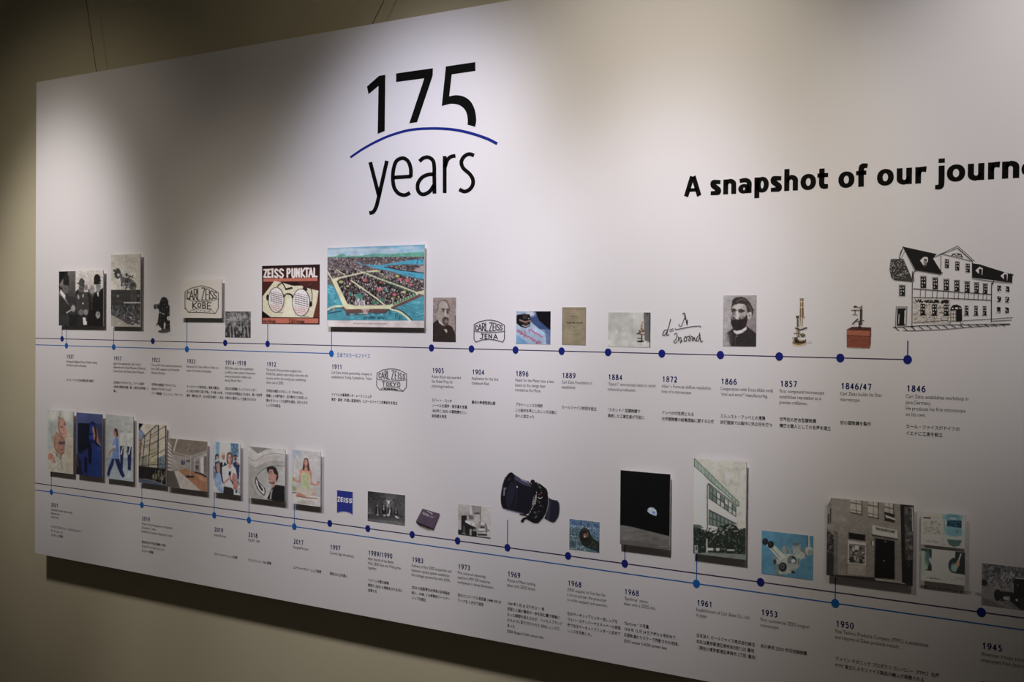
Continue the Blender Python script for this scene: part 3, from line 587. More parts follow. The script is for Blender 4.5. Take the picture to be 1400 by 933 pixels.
for cx, cy, rx, ry in ((222, 543, 104, 168), (557, 577, 116, 182)):
    p.e(cx, cy, rx, ry, (208, 200, 196)); p.e(cx+8, cy+ry*.62, rx*.8, ry*.3, (196, 164, 156), al=.5, soft=.4)
    for k in range(10):
        y = cy-ry*.72+k*ry*.155
        for j in range(5):
            x = cx-rx*.72+j*rx*.32; yy = y+j*9
            if ((x+12-cx)/rx)**2+((yy-cy)/ry)**2 < .72: p.l([(x, yy), (x+rx*.2, yy+7)], 9 if k in (1, 2, 3, 4, 5) else 5, (58, 44, 44) if k < 6 else (120, 84, 80))
    for a in range(36):
        t0, t1 = math.radians(a*10), math.radians(a*10+10); p.l([(cx+rx*math.cos(t0), cy+ry*math.sin(t0)), (cx+rx*math.cos(t1), cy+ry*math.sin(t1))], 10 if math.cos(t0) > 0 else 8, (28, 32, 30))
p.l([(325, 500), (350, 470), (390, 462), (430, 480), (440, 510)], 22, (30, 30, 28), sp=True); p.l([(345, 478), (365, 470)], 6, (170, 165, 150))
p.l([(240, 360), (270, 330), (300, 318), (325, 345), (350, 395)], 15, (28, 30, 28), sp=True); p.l([(355, 400), (430, 382)], 26, (28, 28, 26)); p.e(106, 510, 18, 42, (26, 28, 26)); p.e(685, 600, 22, 38, (28, 28, 28))
p.l([(695, 590), (706, 480), (692, 400), (686, 345)], 10, (40, 34, 34), sp=True); p.e(682, 335, 12, 10, (80, 60, 56)); p.e(610, 395, 36, 22, (36, 34, 32), rot=30); p.l([(200, 708), (310, 712)], 6, (90, 84, 70)); p.l([(560, 758), (660, 765)], 7, (80, 74, 64))
p.g([(38, 786), (786, 790), (786, 855), (38, 858)], RD); p.r(396, 786, 403, 858, (40, 22, 20)); p.n(.05, 14)
WT = (214, 196, 190)
p.word([('Z', 60, 138, 95, 236), ('E', 115, 136, 145, 236), ('I', 158, 134, 186, 236), ('S', 204, 132, 244, 238), ('S', 268, 130, 316, 238), ('P', 372, 128, 408, 236), ('U', 436, 126, 470, 238), ('N', 494, 124, 530, 234), ('K', 560, 122, 604, 234), ('T', 606, 120, 660, 232), ('A', 662, 120, 712, 232), ('L', 732, 118, 768, 228)], 21, WT)
for x in (172,): p.r(x-16, 120, x+16, 130, WT); p.r(x-16, 230, x+16, 240, WT)
o = done(p)
q = at(359.3, 441.3); text('Altes Brillenglas', float(q[0]), float(q[2]), 0.0148, .66, M['black'], ('poster_lettering', o, 1), Y=-0.0009, off=.0003)
q = at(397.5, 441.6); text('ZEISS Punktalglas', float(q[0]), float(q[2]), 0.0148, .62, M['black'], ('poster_lettering', o, 2), Y=-0.0009, off=.0003)

# 7 colour bird's-eye view of a harbour town (1911)
p = Pic('postcard_picture', "large colourful bird's-eye picture of an island town with bridges and blue water", (440, 330, 7.467), 56, 1044, (68, 873), (35, 884), (205, 201, 203), (80, 74, 76), True)
WA = (62, 152, 172); TOWN = [(70, 58, 60), (44, 38, 40), (150, 136, 138), (110, 92, 94), (178, 166, 160), (30, 28, 30), (96, 78, 76)]
p.g([(40, 20), (1060, 20), (1060, 140), (40, 180)], (104, 166, 196), 1, (178, 198, 208), (0, 50, 0, 150))
for x, y in ((130, 100), (250, 85), (380, 90), (520, 85), (700, 90), (900, 65)): p.e(x, y, 80, 18, (190, 200, 206), al=.75, soft=.6)
p.g([(50, 160), (150, 152), (210, 122), (250, 150), (400, 148), (540, 125), (700, 130), (1050, 105), (1050, 175), (700, 170), (300, 172), (50, 185)], (88, 164, 142)); p.sc([(60, 150), (1040, 115), (1040, 172), (60, 172)], [(70, 140, 124), (108, 178, 156)], 80, 16, 6)
p.g([(50, 165), (1050, 158), (1050, 560), (700, 690), (230, 690), (110, 480), (50, 420)], (104, 92, 94)); p.sc([(56, 168), (1044, 160), (1044, 300), (700, 250), (430, 320), (56, 360)], TOWN, 900, 10, 8)
p.sc([(56, 300), (430, 310), (120, 380), (56, 400)], TOWN, 160, 12, 14)
p.g([(330, 205), (420, 235), (600, 245), (760, 215), (880, 195), (1046, 180), (1046, 240), (860, 235), (700, 245), (640, 262), (800, 292), (1046, 325), (1046, 395), (880, 370), (720, 310), (560, 280), (470, 250), (380, 232)], (56, 158, 188))
p.g([(930, 290), (1046, 240), (1046, 322), (960, 310)], (160, 148, 150)); p.sc([(640, 245), (930, 245), (1040, 240), (930, 300), (720, 280)], TOWN, 160, 12, 8); p.l([(640, 262), (800, 296), (1046, 325)], 6, (30, 28, 32)); p.l([(470, 300), (700, 330), (1046, 392)], 4, (60, 60, 60))
p.sc([(940, 190), (1040, 185), (1040, 220), (950, 225)], [(30, 50, 60)], 8, 8, 9); p.sc([(820, 325), (1040, 345), (1040, 370), (860, 355)], [(30, 60, 70)], 10, 9, 6)
p.g([(45, 440), (110, 450), (215, 640), (240, 700), (250, 760), (640, 745), (700, 700), (1046, 555), (1046, 820), (45, 820)], WA, 1, (52, 142, 158), (0, 450, 0, 810))
p.sc([(60, 460), (110, 460), (200, 640), (60, 650)], [(88, 176, 192), (44, 130, 150)], 50, 26, 7); p.sc([(260, 750), (1040, 600), (1040, 805), (260, 805)], [(92, 180, 196), (42, 130, 150)], 110, 30, 7)
p.g([(155, 400), (440, 330), (960, 545), (700, 640), (260, 645), (190, 520)], (66, 58, 58)); p.sc([(165, 395), (440, 335), (950, 540), (700, 635), (265, 640), (200, 520)], TOWN+[(20, 20, 22), (20, 20, 22)], 900, 11, 17); p.sc([(480, 315), (600, 300), (1040, 400), (1040, 510), (960, 520)], TOWN, 480, 12, 14)
for x, y, a, b, c in ((435, 398, 24, 22, (196, 84, 88)), (590, 490, 34, 24, (206, 104, 108)), (305, 412, 18, 14, (190, 70, 76)), (740, 545, 26, 16, (200, 90, 90)), (605, 420, 18, 13, (190, 80, 84)), (870, 398, 26, 20, (204, 88, 92)), (800, 388, 24, 18, (206, 100, 102)), (905, 445, 28, 14, (196, 110, 112)), (380, 565, 48, 44, (56, 134, 118)), (660, 500, 26, 18, (52, 138, 120)), (545, 625, 44, 22, (44, 120, 92)), (300, 540, 26, 22, (60, 130, 116)), (195, 415, 26, 18, (172, 172, 96)), (265, 458, 18, 12, (190, 186, 100)), (560, 305, 40, 12, (186, 186, 92)), (770, 355, 24, 16, (182, 180, 84)), (845, 520, 18, 20, (178, 176, 100)), (720, 585, 18, 12, (180, 176, 88)), (785, 568, 14, 10, (190, 186, 96)), (620, 335, 14, 10, (186, 182, 90)), (665, 375, 14, 10, (186, 182, 90)), (240, 370, 12, 9, (196, 84, 88)), (620, 600, 28, 24, (44, 120, 96))):
    p.e(x, y, a*.8, b*.8, c)
p.sc([(210, 395), (440, 340), (940, 540), (690, 630), (270, 635)], [(24, 22, 24), (210, 202, 196), (130, 110, 108)], 170, 8, 13)
YL = (206, 206, 162)
p.g([(95, 385), (155, 372), (170, 392), (150, 410), (262, 640), (330, 655), (600, 655), (690, 650), (715, 690), (620, 690), (240, 700), (208, 640), (108, 415)], YL); p.l([(150, 382), (440, 315), (560, 300)], 13, YL); p.l([(60, 310), (105, 390)], 9, YL); p.l([(150, 288), (240, 348)], 6, YL)
p.l([(430, 322), (600, 390), (800, 460), (985, 530)], 13, (190, 188, 150)); p.l([(445, 312), (985, 515)], 5, (36, 92, 66)); p.l([(600, 405), (960, 545)], 6, (40, 100, 70)); p.l([(300, 400), (440, 500), (540, 570), (640, 650)], 13, YL); p.l([(340, 282), (430, 322)], 6, (196, 194, 150))
for k in range(14): p.e(470+k*38, 332+k*15, 5, 6, (226, 222, 190))
p.l([(690, 665), (975, 535)], 24, YL); p.l([(730, 650), (960, 548)], 7, (52, 124, 88))
for k in range(9): p.e(735+k*27, 640-k*12, 9, 12, (40, 116, 78))
p.g([(245, 695), (640, 690), (660, 712), (440, 730), (245, 725)], (112, 76, 70)); p.g([(715, 672), (985, 550), (985, 575), (730, 690)], (108, 74, 70)); p.g([(400, 690), (490, 690), (470, 720), (470, 745), (418, 745), (425, 722)], (186, 156, 150)); p.g([(205, 655), (245, 690), (240, 720), (210, 690)], (112, 84, 78))
for k in range(26): p.r(255+k*15, 700, 258+k*15, 726, (70, 48, 46))
p.g([(975, 515), (1046, 500), (1046, 550), (990, 535)], YL); p.sc([(330, 600), (440, 600), (440, 645), (330, 645)], [(214, 206, 206), (170, 160, 164)], 24, 9, 30)
p.l([(45, 705), (120, 668), (210, 662)], 17, YL, sp=True); p.l([(50, 725), (125, 690), (205, 684)], 6, (70, 60, 60), sp=True); p.r(112, 680, 130, 735, (150, 132, 126)); p.l([(50, 740), (200, 712)], 12, (28, 84, 104))
p.l([(700, 690), (790, 720), (860, 770), (905, 815)], 19, YL, sp=True); p.l([(712, 684), (800, 706), (880, 762), (925, 812)], 9, (60, 52, 56), sp=True)
for x, y in ((690, 700), (750, 740), (790, 760)): p.r(x, y, x+7, y+50, (50, 56, 62)); p.r(x+16, y, x+21, y+46, (50, 56, 62))
p.sc([(420, 772), (640, 772), (640, 792), (420, 790)], [(26, 70, 84)], 34, 9, 12)
p.g([(40, 808), (1060, 812), (1060, 890), (40, 890)], (204, 192, 190)); p.n(.05, 6, [(40, 165), (1050, 158), (1050, 700), (40, 700)]); p.r(56, 66, 60, 872, (120, 120, 122), .3); o = done(p)
q = at(482.5, 443.6, p.Y-.0002); text('TOKYO FROM THE AIR, A VIEW OF THE FAMOUS DISTRICT', float(q[0]), float(q[2]), 0.0068, .8, M['text'], ('postcard_lettering', o), Y=p.Y-.0002)

# 8 bearded bald man (1905)
p = Pic('portrait', 'small sepia portrait of a bald bearded man with thin glasses, right of the harbour picture', (588, 402, 13.33), 52, 472, (68, 872), (66, 880), (208, 203, 207), (148, 132, 124), cat='portrait')
p.n(.10, 24); p.g([(150, 200), (165, 150), (230, 112), (290, 125), (335, 180), (352, 300), (345, 440), (320, 560), (240, 590), (180, 520), (140, 450), (132, 330)], (156, 144, 136)); p.e(235, 210, 80, 85, (166, 154, 148), soft=.3)
p.l([(140, 290), (148, 200), (185, 140), (235, 115)], 9, (84, 72, 66), sp=True); p.l([(240, 115), (300, 140), (340, 210), (352, 300)], 16, (92, 80, 74), sp=True)
p.e(128, 308, 13, 24, (120, 104, 96)); p.e(238, 280, 38, 16, (62, 52, 48), rot=8); p.e(240, 312, 27, 24, (120, 108, 102)); p.e(242, 308, 12, 8, (36, 30, 28)); p.e(318, 285, 26, 13, (60, 50, 46)); p.e(320, 330, 24, 32, (84, 72, 68), soft=.2); p.l([(278, 300), (285, 370), (278, 395)], 20, (184, 172, 164))
p.g([(215, 480), (225, 445), (280, 410), (330, 430), (345, 470), (330, 520), (320, 570), (270, 585), (235, 545)], (84, 72, 66)); p.e(290, 505, 26, 22, (142, 128, 120), soft=.3); p.e(300, 415, 25, 12, (168, 154, 146)); p.e(272, 440, 36, 16, (60, 50, 46), rot=-12)
p.g([(45, 540), (100, 500), (140, 465), (240, 580), (330, 560), (400, 600), (440, 680), (470, 760), (475, 890), (40, 890)], (52, 42, 38)); p.g([(138, 445), (160, 470), (240, 565), (235, 580), (165, 530)], (192, 180, 176)); p.g([(250, 650), (290, 638), (312, 660), (305, 715), (285, 700)], (188, 176, 172)); p.e(262, 575, 10, 12, (150, 138, 130))
p.l([(460, 400), (466, 700)], 16, (92, 78, 70)); p.n(.12, 11); p.soft(); done(p, 'portrait photographs on the upper row')

# 9 Jena emblem (1904)
def emblem(nm, label, fr, wb, fn, ext):
    q_ = Pic(nm, label, fr, ext[0], ext[1], (ext[2], ext[3]), (ext[2], ext[3]), wb, None, cut=True, cat='emblem', step=.4); fn(q_); done(q_, 'line emblems of the company')
def jena(p):
    k = (28, 28, 32)
    p.l([(478, 378), (530, 350), (600, 335), (640, 335), (710, 350), (768, 385), (768, 515), (752, 545), (690, 528), (620, 518), (550, 525), (492, 545), (476, 515), (478, 378)], 7, k); p.l([(478, 440), (550, 450), (620, 455), (700, 450), (768, 442)], 6, k, sp=True)
    p.word([('C', 492, 388, 512, 432), ('A', 516, 376, 548, 436), ('R', 556, 366, 580, 438), ('L', 588, 360, 608, 440), ('Z', 624, 360, 648, 440), ('E', 658, 364, 676, 438), ('I', 682, 368, 690, 436), ('S', 698, 374, 718, 432), ('S', 726, 384, 746, 430)], 8, k)
    p.word([('J', 536, 468, 568, 514), ('E', 582, 470, 602, 512), ('N', 618, 470, 644, 510), ('A', 664, 472, 700, 516)], 8, k)
emblem('emblem', 'black line emblem with a place name starting with J, right of the bald man portrait', (580, 390, 7), (206, 202, 205), jena, (465, 780, 325, 555))
def tokyo(p):
    k = (34, 32, 34)
    p.l([(262, 345), (400, 268), (600, 240), (780, 272), (945, 360), (945, 665), (865, 765), (600, 735), (320, 730), (250, 630), (262, 345)], 13, k); p.l([(262, 480), (450, 518), (600, 530), (780, 515), (945, 492)], 11, k, sp=True); p.l([(350, 710), (450, 670), (600, 658), (740, 680), (865, 755)], 10, k, sp=True)
    p.word([('C', 305, 350, 350, 450), ('A', 365, 325, 425, 470), ('R', 445, 298, 485, 475), ('L', 505, 290, 550, 485), ('Z', 600, 285, 645, 490), ('E', 680, 300, 715, 488), ('I', 740, 320, 765, 485), ('S', 790, 345, 830, 475), ('S', 865, 375, 905, 470)], 15, k)
    p.word([('T', 385, 545, 445, 645), ('O', 480, 560, 530, 640), ('K', 560, 560, 610, 640), ('Y', 640, 565, 700, 645), ('O', 735, 560, 795, 665)], 15, k); p.g([(420, 690), (640, 690), (740, 725), (740, 742), (420, 735)], (70, 66, 66)); p.sc([(430, 690), (730, 710), (730, 735), (430, 730)], [(200, 194, 194), k], 16, 14, 16)
emblem('emblem', 'small black line emblem printed below the upper timeline under the harbour picture', (500, 490, 16.96), (190, 185, 184), tokyo, (235, 965, 225, 785))

# 10 lens on blue lit ground (1896)
p = Pic('photograph', 'small square photo of a dark lens on blue and white ground with curved red script', (580, 390, 7), 880, 1209, (251, 563), (251, 567), (206, 203, 206), (120, 150, 186))
p.r(870, 240, 1215, 570, (150, 170, 196)); p.g([(1040, 245), (1215, 245), (1215, 480), (1130, 400), (1040, 320)], (16, 14, 22)); p.g([(1000, 245), (1060, 245), (1100, 340), (1215, 440), (1215, 500), (1100, 420), (1020, 350)], (52, 72, 116)); p.e(1020, 275, 40, 26, (190, 196, 208), soft=.5)
p.g([(880, 400), (1215, 430), (1215, 560), (1180, 500), (1000, 420)], (150, 182, 210), .5); p.g([(880, 470), (1000, 560), (880, 566)], (100, 156, 196)); p.g([(1150, 420), (1215, 440), (1215, 566), (1170, 566)], (66, 88, 132), .7)
p.g([(882, 300), (890, 285), (960, 276), (1010, 282), (1018, 330), (1012, 390), (975, 412), (925, 400), (882, 365)], (24, 20, 22)); p.g([(940, 290), (985, 285), (985, 320), (945, 325)], (60, 52, 52)); p.l([(915, 335), (965, 352), (1015, 340)], 12, (150, 116, 100), sp=True); p.l([(940, 385), (975, 395), (1005, 380)], 9, (170, 160, 160), sp=True); p.e(975, 365, 20, 10, (90, 60, 50)); p.e(1000, 320, 8, 4, (200, 190, 180))
RR = (176, 52, 84)
p.l([(888, 435), (905, 428), (912, 445), (900, 452), (890, 440)], 5, RR); p.l([(915, 450), (935, 450), (940, 470), (920, 468), (955, 470), (960, 492), (975, 480), (985, 500), (1010, 495), (1020, 515), (1035, 508), (1045, 540), (1060, 525)], 7, RR); p.l([(1070, 545), (1080, 560), (1095, 540), (1110, 545), (1115, 558)], 8, RR)
p.l([(1010, 430), (1030, 425), (1032, 445), (1045, 440), (1055, 465), (1070, 455), (1085, 475), (1100, 470), (1110, 490), (1133, 497)], 6, RR); p.l([(1000, 425), (1008, 455)], 5, RR); p.l([(960, 440), (968, 470)], 5, RR); p.n(.06, 10); p.soft(); done(p)

# 11 old book cover (1889)
p = Pic('book_cover_picture', 'small picture of an old olive-brown book cover with faint lines of print', (740, 390, 7), 201, 428, (213, 573), (211, 575), (205, 202, 204), (138, 126, 98))
p.n(.05, 18); p.g([(201, 211), (428, 211), (428, 240), (201, 240)], (124, 112, 84), .5); p.r(201, 205, 209, 580, (92, 82, 60)); p.r(420, 205, 430, 580, (126, 106, 82), .5); p.e(310, 430, 80, 130, (132, 128, 96), al=.5, soft=.5)
for x0, x1, y, c in ((275, 350, 299, 96), (290, 325, 320, 108), (245, 392, 361, 52), (305, 320, 400, 84), (310, 318, 434, 100), (262, 365, 470, 118)): p.sc([(x0, y-4), (x1, y-4), (x1, y+5), (x0, y+5)], [(c, c-8, c-26)], max(3, int((x1-x0)/7)), 9, 6); p.l([(x0, y), (x1, y)], 2.5, (c, c-8, c-26), .7)
p.n(.04, 6); done(p)

# 12 microscope in a pale room (1884)
p = Pic('photograph', 'pale grey-green photo with a small brass microscope standing at its right side', (740, 390, 7), 640, 1045, (263, 591), (261, 596), (202, 198, 199), (176, 178, 170))
p.g([(640, 250), (870, 250), (870, 600), (640, 600)], (164, 166, 158), 1, (182, 184, 176), (640, 260, 860, 590)); p.r(870, 250, 990, 600, (178, 180, 174)); p.g([(978, 255), (1050, 255), (1050, 550), (990, 530)], (96, 98, 96)); p.r(1034, 255, 1050, 600, (60, 60, 58)); p.g([(985, 258), (1030, 258), (1020, 300)], (70, 70, 70))
p.r(868, 265, 871, 590, (150, 154, 144)); p.e(935, 560, 70, 22, (196, 196, 190), soft=.3); p.r(885, 555, 1035, 596, (184, 184, 178)); BRz = (122, 98, 74)
p.l([(968, 355), (955, 430)], 14, BRz); p.l([(962, 350), (972, 400)], 8, (176, 152, 120)); p.g([(935, 430), (985, 425), (990, 450), (930, 465)], (110, 84, 62)); p.l([(915, 465), (985, 475)], 9, (60, 46, 38)); p.l([(962, 470), (962, 540)], 11, (52, 42, 36)); p.l([(920, 508), (955, 512)], 8, (64, 54, 46)); p.e(950, 540, 36, 9, (36, 30, 28)); p.sc([(925, 400), (990, 400), (990, 480), (920, 480)], [(196, 180, 150), (70, 52, 40), (140, 110, 80)], 16, 9, 9)
for x0, y0, x1, y1 in ((712, 465, 730, 425), (730, 460, 748, 430), (750, 465, 810, 448), (770, 430, 790, 412), (775, 478, 810, 470)): p.l([(x0, y0), (x1, y1)], 5, (200, 202, 198))
p.n(.02, 12); done(p)

# 13 handwritten formula (1872)
p = Pic('handwritten_formula', 'black handwritten fraction formula between the microscope photo and the bearded man portrait', (890, 380, 7), 100, 505, (325, 645), (325, 645), (197, 193, 196), None, cut=True, cat='formula', step=.42)
k = (22, 22, 24)
p.l([(188, 398), (175, 450), (158, 510), (152, 552), (172, 545)], 8, k, sp=True); p.l([(158, 500), (130, 505), (112, 545), (130, 550), (150, 520)], 8, k, sp=True); p.l([(180, 497), (212, 488)], 6, k); p.l([(182, 515), (216, 506)], 6, k)
p.l([(232, 488), (240, 496), (330, 480), (400, 466), (470, 462), (474, 474)], 7, k); p.l([(305, 350), (315, 338), (325, 350), (335, 400), (345, 450), (348, 420), (350, 405)], 8, k, sp=True); p.l([(318, 390), (305, 430), (290, 462), (272, 462), (268, 445)], 6, k, sp=True); p.l([(320, 345), (326, 400)], 5, k)
p.l([(224, 545), (240, 530), (250, 545), (240, 585), (218, 612), (235, 625), (252, 600)], 7, k, sp=True); p.l([(262, 565), (266, 608), (272, 580), (285, 572), (288, 600), (282, 625), (298, 600)], 7, k, sp=True)
p.l([(335, 560), (318, 580), (320, 608), (338, 605), (342, 575), (330, 568)], 8, k, sp=True); p.l([(345, 568), (368, 562), (362, 600), (378, 598), (385, 562), (398, 570), (398, 605), (408, 585), (415, 570), (422, 600), (435, 598)], 8, k, sp=True)
p.l([(468, 545), (440, 575), (438, 605), (455, 600), (468, 560), (465, 530), (472, 590), (480, 615), (493, 605)], 8, k, sp=True); p.l([(370, 545), (374, 552)], 6, k); done(p, 'cut-out pictures printed on the board')

# 14 bearded man (1866)
p = Pic('portrait', 'black-and-white portrait of a dark-haired man with a full beard and white collar', (985, 400, 11.66), 42, 573, (48, 860), (46, 865), (192, 187, 189), (138, 130, 130), cat='portrait')
p.g([(40, 40), (580, 40), (580, 870), (40, 870)], (158, 154, 154), 1, (118, 108, 110), (60, 100, 560, 600)); p.e(110, 500, 70, 260, (168, 164, 164), al=.6, soft=.6)
p.g([(80, 660), (180, 590), (220, 560), (420, 540), (500, 600), (570, 660), (575, 865), (180, 865), (110, 780)], (46, 42, 42)); p.g([(60, 640), (120, 660), (160, 865), (42, 865)], (150, 146, 144), .7); p.e(120, 740, 50, 110, (120, 116, 114), al=.5, soft=.8)
p.g([(180, 200), (200, 160), (400, 170), (440, 250), (440, 400), (400, 560), (260, 600), (190, 520), (172, 380)], (162, 156, 152))
p.g([(172, 270), (190, 120), (240, 82), (330, 68), (400, 90), (470, 160), (530, 280), (520, 340), (500, 390), (480, 350), (500, 320), (430, 320), (405, 215), (380, 190), (300, 178), (215, 200), (190, 230), (186, 300)], (52, 46, 44)); p.l([(260, 150), (330, 110), (400, 130)], 14, (92, 84, 80), sp=True); p.l([(440, 200), (480, 260), (500, 310)], 14, (88, 80, 78), sp=True)
p.e(468, 365, 30, 55, (170, 164, 160), rot=10); p.e(465, 370, 10, 22, (90, 84, 82)); p.e(210, 300, 36, 30, (56, 50, 48), soft=.25); p.e(330, 305, 46, 22, (52, 46, 44), rot=-4, soft=.2); p.e(210, 340, 30, 26, (112, 106, 104), soft=.3); p.g([(240, 300), (275, 300), (300, 400), (290, 440), (240, 430)], (184, 178, 174)); p.e(345, 360, 40, 34, (150, 144, 140), soft=.4)
p.g([(165, 400), (180, 430), (215, 440), (240, 418), (280, 440), (300, 430), (360, 420), (400, 380), (425, 350), (432, 440), (405, 550), (340, 600), (270, 605), (200, 570), (168, 500)], (40, 34, 34)); p.e(262, 470, 40, 12, (70, 60, 58)); p.e(215, 410, 16, 20, (60, 54, 52))
p.g([(200, 600), (260, 615), (330, 600), (415, 545), (420, 590), (340, 650), (260, 672), (215, 640)], (182, 178, 176)); p.e(262, 698, 8, 9, (170, 166, 164)); p.l([(235, 700), (240, 860)], 5, (84, 80, 78)); p.l([(425, 570), (440, 860)], 6, (28, 26, 26)); p.g([(330, 200), (410, 215), (430, 330), (425, 360), (400, 380), (390, 300)], (128, 120, 118), .6); p.l([(190, 272), (215, 266), (250, 285)], 14, (44, 38, 36), sp=True); p.l([(285, 285), (330, 272), (385, 298)], 15, (44, 38, 36), sp=True)
p.e(214, 308, 17, 9, (120, 114, 112), soft=.3); p.e(214, 308, 8, 8, (24, 20, 20)); p.e(332, 316, 20, 9, (122, 116, 114), soft=.3); p.e(330, 315, 9, 9, (24, 20, 20)); p.l([(250, 300), (244, 400)], 7, (112, 104, 102)); p.l([(300, 390), (296, 425)], 7, (100, 94, 92)); p.e(360, 400, 40, 30, (84, 76, 74), al=.6, soft=.6); p.e(190, 400, 22, 40, (70, 64, 62), al=.6, soft=.6); p.e(270, 225, 60, 20, (176, 170, 166), al=.6, soft=.6); p.sc([(170, 430), (425, 400), (400, 560), (230, 590)], [(30, 26, 26), (54, 48, 46)], 60, 10, 18)
p.n(.06, 13); p.soft(); done(p, 'portrait photographs on the upper row')

# 15 tall brass microscope (1857)
p = Pic('cutout_picture', 'cut-out colour picture of a tall slim brass microscope on a horseshoe foot', (1060, 390, 7), 155, 350, (120, 585), (120, 585), (180, 175, 172), None, cut=True)
BD, BL_ = (66, 52, 36), (172, 150, 108)
p.e(330, 545, 26, 10, (166, 160, 158)); p.g([(235, 127), (271, 127), (269, 190), (273, 300), (232, 300), (237, 190)], (96, 80, 56)); p.r(247, 130, 255, 300, BL_); p.r(262, 130, 270, 300, (58, 46, 32)); p.r(233, 155, 272, 164, BL_); p.r(233, 208, 273, 216, BL_)
p.g([(196, 292), (230, 292), (230, 316), (198, 316)], BD); p.l([(265, 300), (276, 310)], 12, (120, 98, 60)); p.r(205, 315, 222, 420, (72, 60, 42)); p.r(226, 312, 232, 400, (120, 100, 66)); p.g([(236, 300), (266, 300), (262, 390), (242, 390)], (110, 90, 58)); p.r(246, 310, 254, 390, (196, 176, 132))
p.l([(195, 412), (240, 430), (298, 410)], 14, (52, 44, 34)); p.l([(200, 406), (290, 402)], 5, BL_); p.r(205, 425, 232, 500, (70, 56, 38)); p.r(212, 430, 218, 495, BL_); p.l([(180, 462), (240, 466)], 10, (104, 84, 54)); p.e(262, 480, 24, 18, (56, 44, 32)); p.e(262, 476, 14, 8, (150, 128, 86)); p.l([(245, 470), (288, 488)], 6, BD)
p.g([(165, 498), (215, 500), (215, 545), (168, 560)], (60, 50, 36)); p.g([(168, 500), (180, 500), (182, 545), (170, 550)], BL_); p.e(230, 552, 66, 26, (104, 84, 50)); p.e(235, 540, 52, 18, (40, 32, 24)); p.l([(170, 568), (230, 578), (290, 560)], 7, (176, 152, 100), sp=True); p.e(245, 532, 22, 9, (150, 124, 78)); p.e(290, 530, 7, 12, (60, 48, 34)); done(p, 'cut-out pictures printed on the board')

# 16 microscope on a wooden chest (1846/47)
p = Pic('cutout_picture', 'cut-out colour picture of a small dark microscope standing on a red-brown wooden box', (1060, 390, 7), 672, 930, (188, 615), (188, 615), (172, 167, 161), None, cut=True)
p.g([(683, 425), (735, 398), (918, 405), (915, 500), (903, 607), (683, 598)], (112, 58, 40)); p.g([(683, 428), (735, 400), (917, 408), (903, 438)], (64, 36, 28)); p.g([(683, 430), (903, 440), (903, 490), (684, 480)], (138, 76, 52)); p.g([(903, 438), (918, 408), (915, 560), (903, 607)], (74, 42, 32)); p.l([(685, 482), (903, 492)], 5, (60, 30, 22)); p.n(.10, 7, [(683, 425), (918, 405), (903, 607), (683, 598)], 5)
k = (44, 38, 32); p.l([(822, 235), (820, 375)], 24, k); p.l([(828, 240), (827, 370)], 6, (96, 66, 48)); p.l([(750, 212), (826, 212)], 6, (90, 72, 50)); p.e(766, 207, 17, 10, k); p.r(820, 196, 833, 236, (96, 72, 50)); p.l([(730, 240), (822, 240)], 7, k); p.r(752, 240, 774, 250, k); p.r(759, 245, 768, 282, k); p.l([(743, 283), (783, 283)], 5, (70, 58, 44))
p.l([(742, 370), (788, 326)], 13, (46, 40, 34)); p.l([(770, 348), (845, 340)], 6, k); p.l([(800, 350), (804, 398)], 11, k); p.g([(788, 402), (808, 384), (828, 404)], k); p.e(808, 404, 22, 7, k); done(p, 'cut-out pictures printed on the board')
# 17 ink drawing of a house (1846)
p = Pic('house_drawing', 'black ink drawing of a long gabled townhouse above the first timeline dot at far right', (1200, 320, 7), 100, 1310, (105, 935), (105, 935), (176, 171, 166), None, cut=True, cat='drawing', step=.42)
k = (24, 23, 22)
p.g([(245, 122), (565, 192), (530, 235), (612, 365), (615, 385), (360, 348)], k); p.l([(245, 122), (205, 232)], 7, k); p.l([(262, 160), (218, 250)], 3, k); p.l([(225, 160), (205, 232), (218, 235)], 8, (70, 68, 66)); p.l([(245, 128), (355, 350)], 5, k); p.l([(245, 240), (335, 450)], 4, k)
p.g([(125, 240), (240, 240), (330, 440), (325, 458), (155, 440), (130, 420), (112, 340)], (52, 50, 48)); p.sc([(125, 245), (240, 245), (320, 440), (150, 430), (115, 340)], [(24, 23, 22), (130, 126, 122), (150, 146, 142), (24, 23, 22)], 170, 9, 6); p.l([(155, 440), (330, 458)], 6, k)
p.l([(345, 455), (340, 395), (352, 362), (375, 352)], 9, k, sp=True); p.l([(332, 360), (328, 885)], 7, k); p.l([(370, 350), (600, 388), (618, 372)], 10, (60, 58, 56))
p.g([(405, 255), (435, 225), (480, 232), (480, 262), (448, 318), (430, 290)], (176, 171, 166)); p.g([(442, 238), (470, 240), (468, 318), (440, 312)], k); p.r(448, 250, 453, 300, (170, 166, 162)); p.r(460, 255, 464, 305, (170, 166, 162)); p.e(457, 228, 22, 8, (176, 171, 166))
p.l([(525, 232), (765, 115), (925, 258)], 5, k); p.l([(560, 215), (765, 135), (905, 262)], 4, k); p.l([(605, 190), (908, 262)], 5, k); p.l([(770, 140), (900, 255)], 8, k); p.g([(700, 208), (715, 190), (755, 180), (800, 192), (820, 228)], (50, 48, 46)); p.sc([(712, 200), (755, 188), (805, 215), (720, 208)], [(180, 175, 170)], 14, 8, 8)
p.l([(606, 195), (604, 375)], 5, k); p.l([(525, 235), (603, 360)], 5, k); p.l([(905, 265), (905, 425)], 6, k)
